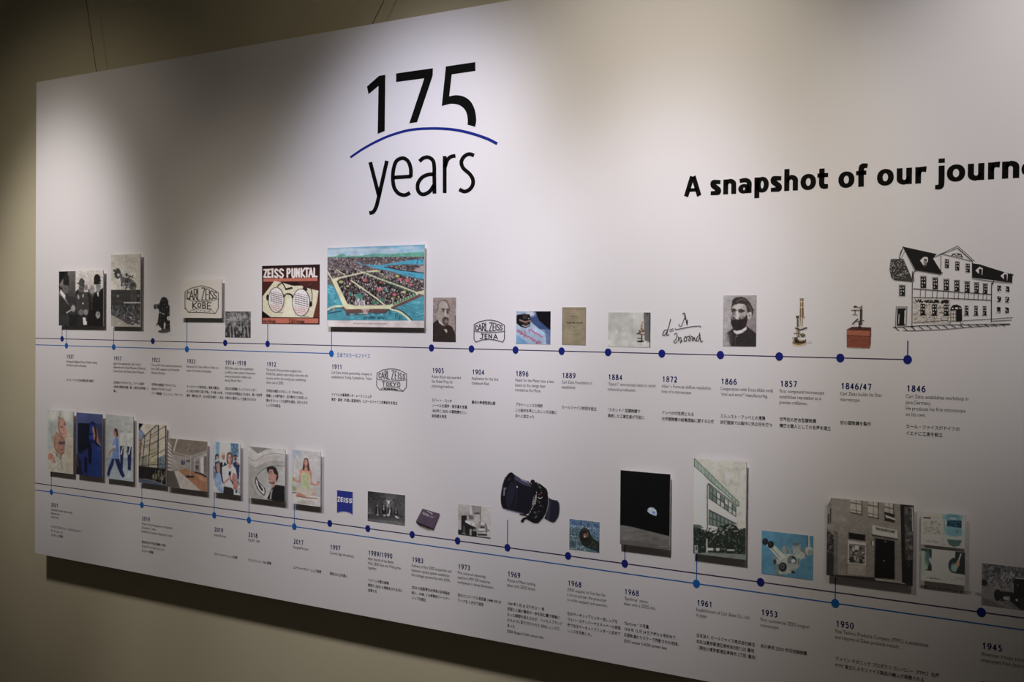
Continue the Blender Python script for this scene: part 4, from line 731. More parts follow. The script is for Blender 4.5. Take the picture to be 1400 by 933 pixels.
def winp(x, y, w, h, frame=True, sh=0):
    if frame: p.r(x-5, y-8, x+w+5, y+h+4, (112, 108, 104)); p.r(x-9, y-10, x+w+7, y-5, (70, 68, 66))
    p.g([(x, y), (x+w, y+3), (x+w, y+h), (x, y+h-2)], k)
    for a, b in ((.25, .22), (.7, .2), (.3, .5), (.72, .52), (.3, .78)): p.e(x+w*a, y+h*b, w*.1, h*.07, (180, 175, 170))
for x, y in ((642, 240), (742, 262), (842, 282)): winp(x, y, 40, 88, False)
for x, y, w, h in ((412, 412, 50, 108), (528, 425, 46, 106), (634, 440, 46, 102), (736, 450, 44, 100), (836, 462, 42, 98), (928, 472, 38, 94), (1010, 482, 38, 92)): winp(x, y, w, h)
for x, y, w, h in ((832, 685, 36, 92), (924, 688, 34, 88), (1006, 690, 34, 85)): winp(x, y, w, h, False); p.r(x-8, y+h, x+w+6, y+h+7, k)
winp(208, 498, 52, 96)
p.g([(905, 280), (975, 290), (1290, 390), (1288, 470), (1110, 445), (905, 420)], k); p.l([(915, 428), (1100, 456), (1285, 470)], 9, (90, 86, 84))
for dx, dy in ((0, 0), (240, 52)): p.g([(935+dx, 350+dy), (975+dx, 315+dy), (1005+dx, 330+dy), (1000+dx, 395+dy), (965+dx, 380+dy)], (176, 171, 166)); p.g([(968+dx, 335+dy), (996+dx, 335+dy), (996+dx, 392+dy), (968+dx, 388+dy)], k)
p.sc([(1270, 370), (1300, 390), (1290, 410), (1265, 400)], [k], 12, 8, 8)
p.l([(1110, 450), (1100, 480), (1090, 500), (1088, 840)], 9, k, sp=True)
p.l([(343, 525), (640, 548), (1090, 580)], 8, k); p.l([(343, 608), (640, 615), (1090, 635)], 7, k)
for x in (410, 460, 525, 570, 632, 675, 735, 775, 835, 870, 925, 962, 1010, 1045): p.l([(x, 532+(x-343)*.075), (x-4, 612+(x-343)*.035)], 5, k)
for x, y in ((1145, 492), (1225, 500), (1145, 596), (1222, 600), (1140, 698), (1220, 702)): p.g([(x, y), (x+36, y+4), (x+36, y+56), (x, y+58)], k); p.sc([(x, y), (x+36, y), (x+36, y+56), (x, y+56)], [(180, 175, 170)], 6, 6, 8)
p.r(340, 625, 700, 850, (150, 142, 130), .55); p.sc([(342, 625), (690, 630), (690, 850), (342, 850)], [(110, 100, 88), (96, 88, 78), (140, 130, 118), (176, 171, 166)], 330, 14, 9); p.l([(360, 630), (375, 655), (390, 630), (400, 655)], 9, k); p.sc([(395, 632), (580, 636), (580, 660), (395, 655)], [k], 44, 13, 15); p.sc([(610, 636), (685, 640), (685, 665), (610, 660)], [k], 20, 13, 18)
for x, y in ((408, 668), (520, 672), (632, 675)): winp(x, y, 46, 105, False); p.r(x-8, y+104, x+54, y+112, k)
p.g([(695, 710), (720, 680), (760, 676), (800, 695), (808, 730), (808, 840), (695, 840)], k); p.g([(697, 735), (750, 730), (750, 838), (697, 838)], (112, 104, 96)); p.e(755, 712, 14, 9, (180, 175, 170)); p.e(718, 714, 9, 6, (180, 175, 170)); p.e(788, 712, 7, 6, (180, 175, 170))
for x in (712, 735):
    for y in (750, 785, 818): p.e(x, y, 7, 12, (180, 175, 170))
p.e(690, 852, 11, 16, k); p.e(690, 852, 6, 10, (176, 171, 166)); p.e(804, 848, 12, 18, k); p.e(804, 848, 7, 12, (176, 171, 166))
p.r(178, 695, 284, 705, (90, 86, 84)); p.l([(178, 700), (170, 885)], 7, (80, 76, 74)); p.l([(280, 700), (272, 880)], 7, (80, 76, 74)); p.g([(188, 710), (270, 712), (262, 880), (182, 880)], k); p.l([(262, 735), (258, 860)], 8, (176, 171, 166)); p.l([(205, 770), (200, 860)], 6, (160, 156, 152))
p.l([(820, 830), (1085, 815), (1290, 800)], 4, k); p.l([(1090, 835), (1280, 825)], 5, k); p.l([(345, 850), (680, 828)], 5, k); p.l([(150, 895), (400, 880), (640, 872), (1265, 862)], 7, k); p.l([(240, 930), (640, 915), (900, 890), (1265, 868)], 5, k)
for x in range(160, 1240, 78): p.l([(x, 892-(x-160)*.03), (x+42, 925-(x-160)*.045)], 8, k)
p.l([(325, 885), (345, 888)], 12, k); done(p, 'cut-out pictures printed on the board')

# 19 couple embracing (2021)
p = Pic('photograph', 'leftmost picture of the lower row: pale photo of a smiling woman hugging a man', (60, 555, 8.48), 44, 340, (50, 765), (65, 790), (164, 152, 140), (152, 146, 130), True)
p.g([(40, 40), (345, 40), (345, 500), (40, 500)], (138, 140, 130)); p.e(110, 100, 60, 60, (168, 162, 148), soft=.5); p.e(270, 110, 60, 70, (164, 158, 144), soft=.5); p.g([(183, 40), (192, 40), (192, 130), (183, 130)], (120, 124, 116)); p.l([(80, 200), (100, 420)], 22, (126, 130, 122))
p.g([(150, 240), (165, 150), (205, 130), (240, 160), (262, 240), (310, 330), (335, 420), (345, 800), (40, 800), (40, 600), (110, 520), (120, 420), (140, 330)], (156, 146, 126))
p.g([(115, 470), (115, 360), (150, 300), (210, 370), (245, 420), (245, 480), (235, 545), (195, 590), (150, 540)], (134, 98, 80)); p.g([(112, 470), (112, 350), (145, 310), (200, 370), (160, 420), (155, 480), (135, 500)], (142, 108, 80)); p.e(205, 440, 28, 14, (82, 60, 66)); p.e(236, 430, 12, 16, (60, 50, 66)); p.e(205, 490, 34, 36, (142, 100, 84), soft=.3); p.l([(205, 560), (235, 545)], 14, (104, 70, 56)); p.e(146, 490, 12, 26, (156, 112, 90))
p.g([(168, 240), (178, 150), (215, 155), (250, 195), (268, 270), (262, 340), (235, 380), (205, 345), (175, 300)], (158, 114, 98)); p.g([(160, 260), (172, 135), (225, 140), (200, 170), (176, 210), (178, 300)], (152, 126, 98)); p.l([(172, 130), (182, 155)], 10, (92, 56, 40)); p.e(205, 252, 13, 9, (80, 50, 60)); p.e(243, 218, 10, 8, (76, 50, 64)); p.e(232, 318, 20, 9, (150, 66, 66), rot=-20); p.l([(225, 300), (242, 322)], 5, (190, 170, 160)); p.g([(200, 345), (235, 382), (262, 340), (270, 300), (320, 350), (260, 400), (220, 395)], (160, 140, 110))
p.g([(40, 640), (90, 530), (130, 560), (190, 640), (205, 720), (230, 800), (40, 800)], (158, 150, 132)); p.l([(110, 535), (150, 570), (195, 620), (205, 700), (222, 740)], 7, (84, 86, 80), sp=True); p.l([(205, 560), (195, 610)], 9, (70, 70, 64)); p.g([(50, 560), (90, 545), (130, 600), (140, 660), (120, 670), (60, 620), (45, 630)], (152, 106, 84)); p.l([(80, 580), (120, 650)], 4, (112, 74, 60)); p.l([(100, 570), (138, 640)], 4, (112, 74, 60)); p.g([(230, 560), (300, 400), (340, 430), (340, 790), (215, 770)], (150, 142, 120)); p.l([(250, 740), (300, 540), (335, 440)], 6, (138, 130, 110), sp=True); p.l([(176, 170), (170, 240), (182, 310), (210, 360), (232, 384)], 9, (104, 66, 52), sp=True); p.l([(185, 145), (215, 150), (245, 190)], 7, (120, 78, 58), sp=True); p.e(215, 275, 22, 30, (172, 128, 112), al=.6, soft=.6); p.e(250, 270, 8, 34, (176, 136, 120), al=.6, soft=.6); p.l([(226, 240), (232, 286), (222, 292)], 5, (122, 78, 68), sp=True)
p.l([(190, 244), (220, 240)], 4, (84, 56, 50)); p.l([(234, 206), (250, 204)], 4, (84, 56, 50)); p.l([(212, 312), (228, 326), (248, 318)], 7, (140, 62, 62), sp=True); p.l([(216, 313), (240, 318)], 3, (196, 180, 170)); p.l([(175, 428), (245, 418)], 9, (70, 56, 66)); p.e(192, 434, 14, 12, (56, 46, 60), soft=.3); p.e(236, 424, 10, 12, (50, 42, 58), soft=.3); p.l([(222, 440), (232, 480), (218, 488)], 5, (106, 68, 56), sp=True); p.l([(190, 512), (232, 505)], 6, (110, 62, 58)); p.e(150, 560, 12, 40, (96, 66, 52), al=.5, soft=.6)
p.l([(128, 380), (125, 460), (140, 520)], 9, (116, 82, 60), sp=True); p.l([(150, 310), (190, 360), (240, 405)], 7, (120, 84, 64), sp=True); p.l([(262, 350), (240, 400), (250, 470)], 8, (90, 96, 88), .6, sp=True); p.l([(270, 350), (330, 360)], 6, (124, 114, 94)); p.sc([(110, 540), (200, 640), (190, 760), (60, 760)], [(144, 134, 116), (166, 158, 140)], 30, 8, 22)
p.n(.03, 14); p.soft(); done(p)

# 20 woman in blue light
p = Pic('photograph', 'dark blue-lit photo of a long-haired woman, second from the left in the lower row', (60, 555, 8.48), 376, 676, (78, 795), (100, 838), (158, 147, 134), (30, 36, 66), True)
p.g([(370, 70), (690, 70), (690, 215), (370, 200)], (54, 62, 98)); p.g([(392, 200), (540, 205), (520, 500), (392, 520)], (16, 20, 30)); p.g([(590, 215), (690, 215), (690, 480), (640, 430), (600, 300)], (38, 44, 70)); p.g([(372, 190), (392, 195), (388, 560), (372, 570)], (70, 76, 110)); p.g([(430, 560), (500, 480), (520, 620), (500, 800), (440, 790)], (24, 34, 82)); p.g([(470, 590), (505, 600), (500, 780), (470, 770)], (14, 16, 30)); p.g([(372, 580), (430, 640), (450, 800), (372, 790)], (24, 22, 34)); p.l([(380, 590), (395, 700)], 9, (74, 58, 66))
p.g([(510, 260), (530, 200), (570, 190), (600, 220), (610, 400), (560, 450), (520, 440)], (22, 32, 78)); p.g([(515, 250), (540, 195), (590, 205), (590, 260), (560, 240), (520, 260)], (24, 30, 74)); p.e(552, 320, 34, 100, (28, 44, 108), soft=.15); p.g([(560, 250), (580, 240), (602, 310), (600, 400), (580, 400)], (128, 92, 74)); p.e(545, 335, 18, 9, (20, 24, 70)); p.e(555, 388, 18, 7, (26, 24, 84)); p.g([(590, 225), (622, 300), (640, 400), (668, 470), (640, 470), (600, 400), (608, 320)], (126, 84, 60)); p.l([(610, 280), (645, 430)], 7, (96, 58, 42))
p.g([(520, 440), (570, 470), (610, 430), (670, 480), (690, 850), (500, 830), (520, 620)], (20, 38, 88)); p.g([(512, 400), (545, 440), (560, 520), (552, 660), (520, 680), (510, 520)], (14, 18, 34)); p.e(640, 520, 30, 90, (34, 56, 112), al=.6, soft=.6)
for i in range(8): p.l([(560+i*16, 500+i*3), (545+i*18, 820)], 5, (12, 26, 66)); p.l([(567+i*16, 500+i*3), (553+i*18, 820)], 4, (32, 54, 110))
p.e(532, 300, 12, 50, (16, 24, 60), al=.7, soft=.5); p.e(538, 332, 12, 8, (10, 12, 40)); p.e(572, 325, 9, 6, (30, 20, 40)); p.l([(556, 320), (556, 360)], 5, (18, 26, 74)); p.e(556, 415, 26, 20, (14, 20, 50), al=.8, soft=.4); p.l([(590, 250), (604, 340), (600, 430), (640, 470)], 16, (14, 14, 24), sp=True); p.l([(520, 230), (512, 320), (520, 430), (535, 560), (545, 660)], 16, (10, 12, 26), sp=True); p.l([(528, 215), (560, 192), (592, 210)], 14, (16, 22, 56), sp=True); p.g([(395, 420), (500, 400), (500, 500), (440, 560), (395, 540)], (12, 16, 24), .7)
p.n(.06, 10); p.soft(); done(p)

# 21 nurse walking past coats
p = Pic('photograph', 'tall photo of a striding figure in a light blue tunic and navy trousers, pale background', (140, 560, 8.48), 38, 355, (62, 800), (80, 838), (158, 148, 135), (134, 140, 138), True)
p.g([(30, 50), (365, 50), (365, 560), (30, 560)], (128, 130, 124), 1, (148, 148, 140), (30, 300, 360, 300)); p.g([(30, 560), (365, 560), (365, 850), (30, 850)], (108, 118, 124), 1, (136, 144, 146), (0, 580, 0, 760))
for x, y in ((228, 258), (312, 262)): p.l([(x-22, y+6), (x, y-4), (x+18, y+6)], 5, (96, 94, 84), sp=True); p.g([(x-26, y+20), (x+22, y+20), (x+30, y+150), (x+18, y+230), (x-16, y+200)], (158, 156, 146)); p.l([(x+14, y+60), (x+10, y+180)], 4, (124, 122, 114))
p.g([(205, 425), (250, 420), (242, 560), (235, 700), (210, 690), (205, 540)], (28, 34, 66)); p.l([(240, 430), (215, 520)], 12, (164, 164, 160)); p.g([(288, 430), (340, 432), (335, 580), (328, 710), (295, 700), (292, 560)], (26, 32, 64)); p.l([(325, 430), (305, 520)], 12, (166, 166, 162)); p.l([(290, 470), (275, 500)], 8, (40, 44, 70)); p.l([(240, 430), (225, 480)], 4, (90, 92, 100)); p.g([(300, 712), (325, 712), (320, 800), (280, 800)], (150, 152, 148))
p.g([(112, 570), (140, 575), (130, 640), (95, 720), (78, 785), (50, 755), (72, 670)], (26, 34, 72)); p.g([(140, 570), (190, 560), (215, 650), (240, 720), (262, 775), (238, 800), (205, 750), (165, 650)], (24, 30, 64)); p.g([(48, 760), (85, 778), (75, 795), (50, 775)], (120, 124, 126)); p.l([(235, 802), (265, 778)], 8, (150, 150, 150))
p.g([(118, 400), (135, 345), (165, 318), (185, 330), (190, 440), (195, 575), (112, 570), (120, 480)], (84, 106, 150)); p.g([(125, 440), (120, 420), (150, 410), (150, 460), (125, 450)], (160, 162, 166)); p.l([(170, 340), (178, 560)], 6, (66, 86, 128)); p.l([(138, 450), (95, 490), (80, 520)], 14, (134, 84, 64), sp=True); p.e(82, 515, 9, 12, (140, 90, 70)); p.l([(145, 340), (130, 420)], 14, (92, 114, 158))
p.e(152, 262, 22, 38, (134, 88, 70)); p.g([(140, 225), (165, 222), (178, 250), (186, 320), (165, 310), (160, 260), (140, 245)], (52, 34, 30)); p.g([(145, 295), (165, 295), (170, 325), (150, 325)], (128, 80, 62)); p.e(140, 262, 3, 3, (40, 30, 30)); p.n(.02, 12); done(p)

# 22 glass facade (2019)
p = Pic('photograph', 'photo of a tall dark-framed glass facade, right of the striding figure', (140, 560, 8.48), 420, 737, (160, 850), (190, 885), (158, 148, 135), (126, 116, 100), True)
p.g([(415, 150), (745, 150), (745, 300), (415, 300)], (156, 146, 130)); p.g([(420, 160), (475, 165), (430, 235), (420, 235)], (16, 20, 28)); p.g([(420, 240), (440, 225), (495, 300), (465, 330), (430, 380), (420, 370)], (74, 90, 120))
for y in (255, 280, 305, 330): p.l([(424, y), (470, y+36)], 5, (150, 156, 164))
p.g([(420, 370), (470, 330), (440, 560), (420, 600)], (118, 96, 78)); p.sc([(420, 380), (462, 350), (440, 560), (420, 590)], [(72, 50, 44), (150, 132, 110)], 24, 9, 12)
p.g([(468, 335), (640, 170), (742, 190), (742, 690), (440, 660)], (142, 132, 112)); p.g([(650, 180), (740, 190), (735, 640), (640, 640)], (158, 148, 128)); p.g([(540, 470), (630, 440), (630, 650), (530, 650)], (122, 114, 84), .7); p.g([(650, 560), (735, 520), (735, 690), (645, 690)], (66, 84, 92), .8); p.sc([(655, 560), (735, 540), (735, 670), (655, 670)], [(44, 70, 86), (120, 116, 104)], 30, 9, 14); p.g([(450, 560), (520, 520), (520, 680), (440, 690)], (92, 92, 72), .7); p.sc([(540, 470), (630, 450), (630, 640), (540, 640)], [(104, 96, 74), (140, 130, 108)], 30, 14, 10)
k = (36, 36, 38); p.l([(465, 332), (640, 172)], 9, k); p.l([(650, 175), (640, 830)], 12, k); p.l([(560, 248), (530, 690)], 8, k); p.l([(492, 318), (462, 680)], 7, k); p.l([(735, 190), (733, 880)], 10, (28, 28, 30)); p.l([(445, 350), (425, 700)], 5, (60, 52, 46))
for a, b in ((228, 190), (345, 310), (490, 460)): p.l([(565, a+70), (645, a+20), (735, b)], 5, k)
for pts in (((470, 430), (560, 400), (640, 360)), ((465, 560), (560, 520), (640, 490)), ((480, 450), (545, 420)), ((560, 330), (640, 285)), ((490, 380), (552, 350)), ((440, 560), (480, 545))): p.l(list(pts), 4, k)
p.g([(420, 655), (742, 690), (742, 890), (420, 855)], (28, 26, 24)); p.l([(440, 650), (738, 635)], 5, k); p.sc([(560, 700), (735, 710), (735, 840), (560, 800)], [(96, 88, 66), (50, 56, 44), (120, 116, 96), (20, 18, 18)], 40, 9, 40); p.g([(420, 800), (560, 818), (735, 880), (735, 900), (420, 860)], (60, 68, 82)); p.l([(480, 805), (600, 830), (735, 885)], 5, (110, 108, 100)); p.l([(690, 750), (685, 860)], 6, (132, 128, 116)); p.n(.05, 8); done(p)

# 23 showroom lobby
p = Pic('photograph', 'photo of a bright showroom interior with a long white counter and wooden floor', (230, 595, 9.82), -10, 518, (44, 700), (88, 762), (162, 152, 140), (118, 108, 98), True)
p.g([(-15, 30), (525, 40), (525, 260), (300, 300), (60, 260), (-15, 260)], (104, 92, 80)); p.g([(60, 240), (300, 300), (525, 250), (525, 200), (300, 280), (80, 220)], (126, 118, 108)); p.l([(122, 48), (75, 215)], 13, (176, 170, 162)); p.g([(-15, 40), (30, 45), (20, 720), (-15, 700)], (112, 102, 90))
for i in range(9): p.l([(-8, 100+i*52), (38, 160+i*44)], 13, (178, 170, 160) if i < 8 else (120, 110, 98))
p.g([(40, 250), (130, 270), (270, 300), (270, 460), (80, 480), (40, 480)], (128, 120, 112)); p.g([(270, 300), (345, 300), (345, 500), (240, 470)], (112, 104, 96)); p.g([(345, 310), (525, 240), (525, 560), (345, 490)], (142, 134, 126)); p.r(178, 340, 222, 400, (26, 26, 46)); p.r(192, 350, 216, 385, (44, 42, 92)); p.g([(365, 355), (412, 345), (412, 385), (365, 388)], (42, 34, 70)); p.r(240, 340, 300, 360, (60, 54, 56))
p.g([(360, 320), (430, 300), (430, 510), (360, 495)], (112, 104, 100), .7); p.r(362, 400, 410, 480, (96, 88, 84)); p.e(385, 430, 16, 22, (60, 54, 56)); p.r(434, 300, 470, 520, (170, 162, 152)); p.g([(480, 290), (520, 280), (520, 540), (480, 520)], (92, 84, 76)); p.r(296, 280, 304, 530, (156, 150, 142)); p.r(240, 370, 290, 470, (120, 116, 106)); p.e(292, 212, 12, 6, (60, 50, 46)); p.sc([(60, 280), (250, 300), (250, 460), (80, 470)], [(112, 104, 96), (140, 132, 124)], 30, 8, 40)
p.g([(130, 470), (220, 455), (345, 490), (525, 570), (525, 770), (430, 755), (230, 560)], (136, 92, 62)); p.g([(380, 530), (525, 600), (525, 640), (420, 600)], (158, 120, 92), .6); p.g([(345, 490), (440, 510), (520, 550), (520, 575), (430, 530), (350, 505)], (44, 34, 30)); p.e(290, 560, 62, 16, (34, 28, 28)); p.e(310, 548, 36, 7, (70, 62, 60)); p.r(293, 450, 302, 556, (140, 132, 124))
p.g([(75, 485), (140, 480), (440, 750), (160, 720)], (152, 144, 134)); p.g([(-15, 480), (78, 485), (158, 718), (-15, 700)], (74, 68, 62)); p.l([(78, 486), (160, 720)], 6, (104, 98, 90)); p.n(.03, 14); p.soft(); done(p)

# 24 group with phone (2019)
p = Pic('photograph', 'photo of a woman in a white blouse holding a phone with three people behind her', (230, 595, 9.82), 604, 965, (82, 770), (118, 808), (166, 156, 145), (150, 156, 158), True)
p.g([(600, 80), (970, 80), (970, 420), (600, 420)], (136, 154, 166)); p.g([(700, 90), (830, 95), (820, 420), (690, 400)], (180, 178, 170)); p.g([(840, 110), (940, 120), (950, 300), (850, 300)], (66, 96, 116)); p.g([(640, 100), (690, 100), (680, 260), (640, 250)], (104, 130, 150)); p.g([(945, 110), (970, 110), (970, 620), (945, 420)], (176, 176, 172)); p.g([(600, 420), (720, 420), (750, 775), (600, 770)], (168, 168, 162)); p.g([(600, 560), (640, 520), (720, 600), (745, 775), (690, 775), (640, 700)], (124, 142, 166)); p.g([(600, 425), (640, 430), (640, 580), (600, 580)], (92, 110, 128))
p.e(655, 290, 26, 36, (44, 36, 40)); p.e(658, 305, 15, 26, (166, 120, 102)); p.l([(640, 290), (632, 335)], 10, (40, 32, 36)); p.g([(625, 365), (690, 350), (700, 520), (640, 520)], (56, 58, 74)); p.g([(640, 390), (690, 370), (700, 440), (690, 520), (655, 500)], (150, 108, 94)); p.g([(640, 520), (700, 500), (725, 560), (730, 780), (690, 780), (650, 620)], (120, 140, 168))
p.e(738, 285, 26, 48, (172, 128, 108)); p.e(738, 250, 24, 18, (170, 148, 134)); p.l([(720, 285), (755, 285)], 4, (60, 50, 50)); p.g([(690, 380), (740, 345), (790, 400), (770, 640), (730, 650), (700, 520)], (34, 36, 46)); p.g([(725, 350), (755, 345), (745, 400), (735, 420)], (190, 186, 180))
p.e(900, 310, 22, 40, (130, 88, 72)); p.g([(876, 290), (885, 270), (915, 270), (922, 295), (900, 285)], (34, 28, 30)); p.g([(870, 380), (905, 355), (960, 400), (950, 600), (890, 560)], (40, 44, 70)); p.e(935, 385, 20, 16, (140, 92, 76))
p.g([(790, 380), (785, 280), (805, 232), (835, 228), (862, 290), (858, 390)], (86, 58, 48)); p.e(824, 315, 28, 58, (178, 128, 108)); p.g([(805, 370), (850, 370), (850, 460), (820, 440)], (150, 96, 80)); p.e(812, 308, 5, 4, (50, 34, 34)); p.e(838, 308, 5, 4, (50, 34, 34)); p.e(826, 350, 11, 5, (180, 80, 84))
p.g([(722, 430), (800, 400), (830, 450), (865, 410), (905, 450), (925, 560), (935, 690), (850, 710), (745, 660), (725, 540)], (190, 186, 186)); p.g([(740, 460), (780, 520), (760, 600), (735, 560)], (160, 166, 180)); p.g([(870, 500), (925, 540), (935, 700), (880, 700), (850, 600)], (150, 108, 100)); p.l([(750, 650), (790, 610), (840, 570)], 22, (150, 96, 80), sp=True); p.e(830, 570, 22, 24, (162, 106, 90)); p.g([(815, 490), (845, 485), (840, 545), (808, 545)], (24, 22, 28)); p.l([(838, 600), (870, 660)], 14, (40, 34, 44)); p.e(905, 700, 30, 36, (160, 88, 76))
p.g([(745, 690), (850, 710), (880, 740), (880, 815), (740, 790)], (40, 36, 36)); p.sc([(880, 745), (965, 740), (965, 808), (885, 808)], [(210, 206, 200), (24, 24, 30)], 26, 9, 26); p.sc([(925, 600), (965, 600), (965, 740), (935, 740)], [(170, 176, 180), (60, 66, 80)], 14, 10, 20); p.l([(800, 250), (790, 320), (796, 390)], 11, (66, 42, 36), sp=True); p.l([(850, 250), (862, 320), (856, 390)], 10, (66, 42, 36), sp=True); p.e(842, 330, 10, 44, (140, 92, 78), al=.7, soft=.5); p.l([(804, 300), (820, 298)], 4, (60, 36, 34)); p.l([(832, 298), (846, 300)], 4, (60, 36, 34)); p.l([(826, 310), (828, 332)], 4, (136, 88, 76)); p.e(826, 425, 20, 26, (132, 78, 66), soft=.4); p.l([(812, 395), (830, 440), (850, 400)], 5, (196, 150, 132))
p.e(748, 300, 10, 36, (134, 92, 78), al=.7, soft=.5); p.l([(728, 318), (750, 318)], 4, (110, 60, 56)); p.e(908, 320, 9, 28, (92, 58, 48), al=.7, soft=.5); p.e(902, 330, 12, 9, (50, 34, 32)); p.l([(640, 375), (632, 430), (650, 500)], 7, (34, 32, 40), sp=True); p.l([(690, 370), (712, 430), (700, 510)], 9, (30, 30, 38), sp=True)
for a, b in (((760, 440), (745, 620)), ((800, 450), (790, 590)), ((870, 440), (880, 520)), ((850, 620), (845, 700))): p.l([a, b], 6, (150, 152, 162), .7)
p.l([(925, 560), (940, 690)], 6, (110, 70, 64)); p.l([(880, 520), (870, 600), (880, 690)], 6, (120, 80, 74), sp=True); p.sc([(605, 430), (640, 430), (640, 580), (605, 580)], [(60, 80, 100), (150, 164, 172)], 12, 10, 20); p.sc([(840, 120), (940, 130), (945, 290), (850, 280)], [(50, 78, 98), (96, 124, 140)], 24, 14, 26); p.sc([(640, 560), (720, 620), (740, 770), (690, 770)], [(96, 116, 148), (150, 164, 182)], 16, 10, 30)
p.n(.03, 12); p.soft(); done(p)

# 25 man with spiral (2018)
p = Pic('photograph', 'photo of a young man with glasses in a black jacket before white swirling curves', (330, 600, 9.333), 84, 556, (90, 748), (150, 815), (168, 159, 149), (152, 147, 137), True)
p.g([(75, 80), (560, 80), (560, 300), (75, 300)], (134, 130, 120)); p.g([(95, 95), (250, 100), (330, 130), (215, 195)], (112, 108, 100)); p.g([(80, 110), (100, 110), (215, 195), (300, 150), (420, 128), (560, 150), (560, 205), (430, 185), (300, 205), (175, 285), (80, 225)], (162, 158, 150)); p.g([(80, 230), (175, 290), (300, 215), (430, 190), (560, 215), (560, 300), (440, 288), (330, 300), (180, 370), (90, 320)], (156, 150, 142)); p.g([(90, 325), (180, 372), (330, 302), (440, 290), (560, 300), (560, 350), (420, 345), (290, 390), (200, 470), (180, 560), (150, 640), (110, 500)], (138, 134, 124))
for pts in ([(80, 228), (120, 262), (175, 285), (300, 208), (430, 186), (556, 212)], [(90, 320), (180, 370), (330, 302), (440, 290), (556, 302)]): p.l(pts, 3.5, (112, 108, 100), sp=True)
p.g([(100, 340), (130, 520), (200, 700), (320, 772), (88, 745)], (136, 132, 122)); p.l([(120, 400), (125, 560), (190, 690)], 4, (116, 112, 104), sp=True)
p.e(390, 560, 215, 225, (148, 146, 138)); p.g([(330, 640), (556, 560), (556, 820), (320, 770)], (150, 146, 138)); p.l([(185, 500), (230, 430), (320, 372), (420, 348), (556, 356)], 5, (40, 38, 36), sp=True)
p.l([(188, 495), (180, 550), (200, 620), (250, 690), (285, 722), (300, 700), (296, 640), (250, 590), (210, 540), (188, 495)], 9, (28, 27, 27), sp=True); p.g([(188, 520), (220, 570), (285, 625), (290, 690), (280, 708), (230, 660), (190, 590)], (176, 172, 166)); p.g([(205, 548), (270, 640), (278, 672), (258, 668), (220, 610)], (26, 25, 25)); p.g([(240, 640), (262, 668), (236, 655)], (170, 166, 160))
p.g([(345, 420), (350, 400), (410, 395), (450, 440), (450, 500), (440, 560), (430, 660), (385, 660), (380, 580), (352, 565), (345, 500)], (158, 116, 98)); p.g([(322, 400), (330, 365), (390, 348), (440, 370), (470, 440), (470, 500), (450, 560), (440, 520), (445, 460), (420, 450), (400, 395), (360, 395), (335, 440)], (38, 34, 33)); p.e(438, 480, 14, 24, (150, 104, 88)); p.g([(350, 545), (385, 560), (430, 545), (420, 580), (380, 582), (355, 570)], (92, 66, 58)); p.l([(330, 485), (345, 490)], 8, (160, 156, 150)); p.l([(340, 440), (365, 430), (390, 420)], 5, (50, 40, 38)); p.e(362, 436, 18, 16, (70, 52, 46)); p.e(363, 438, 13, 12, (150, 112, 96)); p.e(358, 520, 12, 5, (130, 74, 66))
p.g([(385, 640), (440, 590), (556, 605), (556, 830), (325, 775), (360, 700)], (26, 25, 25)); p.g([(378, 670), (400, 640), (380, 770), (362, 778)], (140, 144, 142)); p.l([(440, 600), (400, 660), (380, 780)], 5, (54, 52, 52), sp=True); p.n(.02, 14); done(p)

# 26 meditating woman (2017)
p = Pic('photograph', 'bright photo of a long-haired woman in a pale green top sitting cross-legged with open arms', (330, 600, 9.333), 648, 1006, (140, 832), (170, 868), (172, 163, 154), (160, 156, 150), True)
p.e(690, 180, 80, 60, (140, 154, 166), soft=.7); p.e(860, 260, 160, 120, (168, 162, 156), al=.6, soft=.6); p.g([(640, 450), (665, 480), (660, 600), (640, 640)], (142, 160, 84)); p.g([(640, 600), (700, 620), (710, 660), (640, 670)], (134, 142, 96)); p.r(640, 686, 700, 696, (40, 44, 48)); p.l([(930, 730), (1008, 740)], 6, (60, 66, 70)); p.g([(640, 695), (1010, 740), (1010, 870), (640, 840)], (172, 166, 158))
p.g([(765, 400), (830, 380), (880, 400), (885, 450), (875, 460), (790, 460), (765, 440)], (178, 128, 104)); p.l([(765, 400), (750, 480), (748, 545)], 24, (172, 120, 96), sp=True); p.l([(748, 555), (700, 545), (672, 520), (664, 500)], 20, (168, 116, 92), sp=True); p.e(668, 520, 12, 20, (164, 108, 86)); p.l([(880, 410), (888, 500), (895, 575)], 24, (172, 120, 96), sp=True); p.l([(895, 580), (940, 592), (975, 585), (985, 565)], 20, (168, 114, 92), sp=True); p.l([(955, 555), (995, 555)], 5, (84, 60, 58))
p.g([(775, 440), (800, 430), (825, 445), (860, 430), (868, 560), (880, 640), (768, 640), (770, 540)], (152, 158, 112)); p.l([(800, 460), (795, 630)], 4, (134, 142, 96)); p.l([(845, 460), (850, 630)], 4, (134, 142, 96))
p.g([(700, 640), (730, 600), (770, 640), (890, 640), (950, 640), (965, 680), (930, 730), (820, 745), (730, 720)], (164, 154, 136)); p.g([(705, 690), (740, 690), (830, 730), (820, 750), (700, 735)], (164, 108, 84)); p.e(920, 710, 30, 14, (166, 120, 98), rot=-25); p.l([(700, 732), (830, 755), (960, 765)], 13, (118, 82, 66)); p.g([(730, 780), (940, 790), (930, 850), (720, 830)], (150, 136, 122), .5); p.e(820, 690, 60, 26, (170, 160, 142), soft=.3)
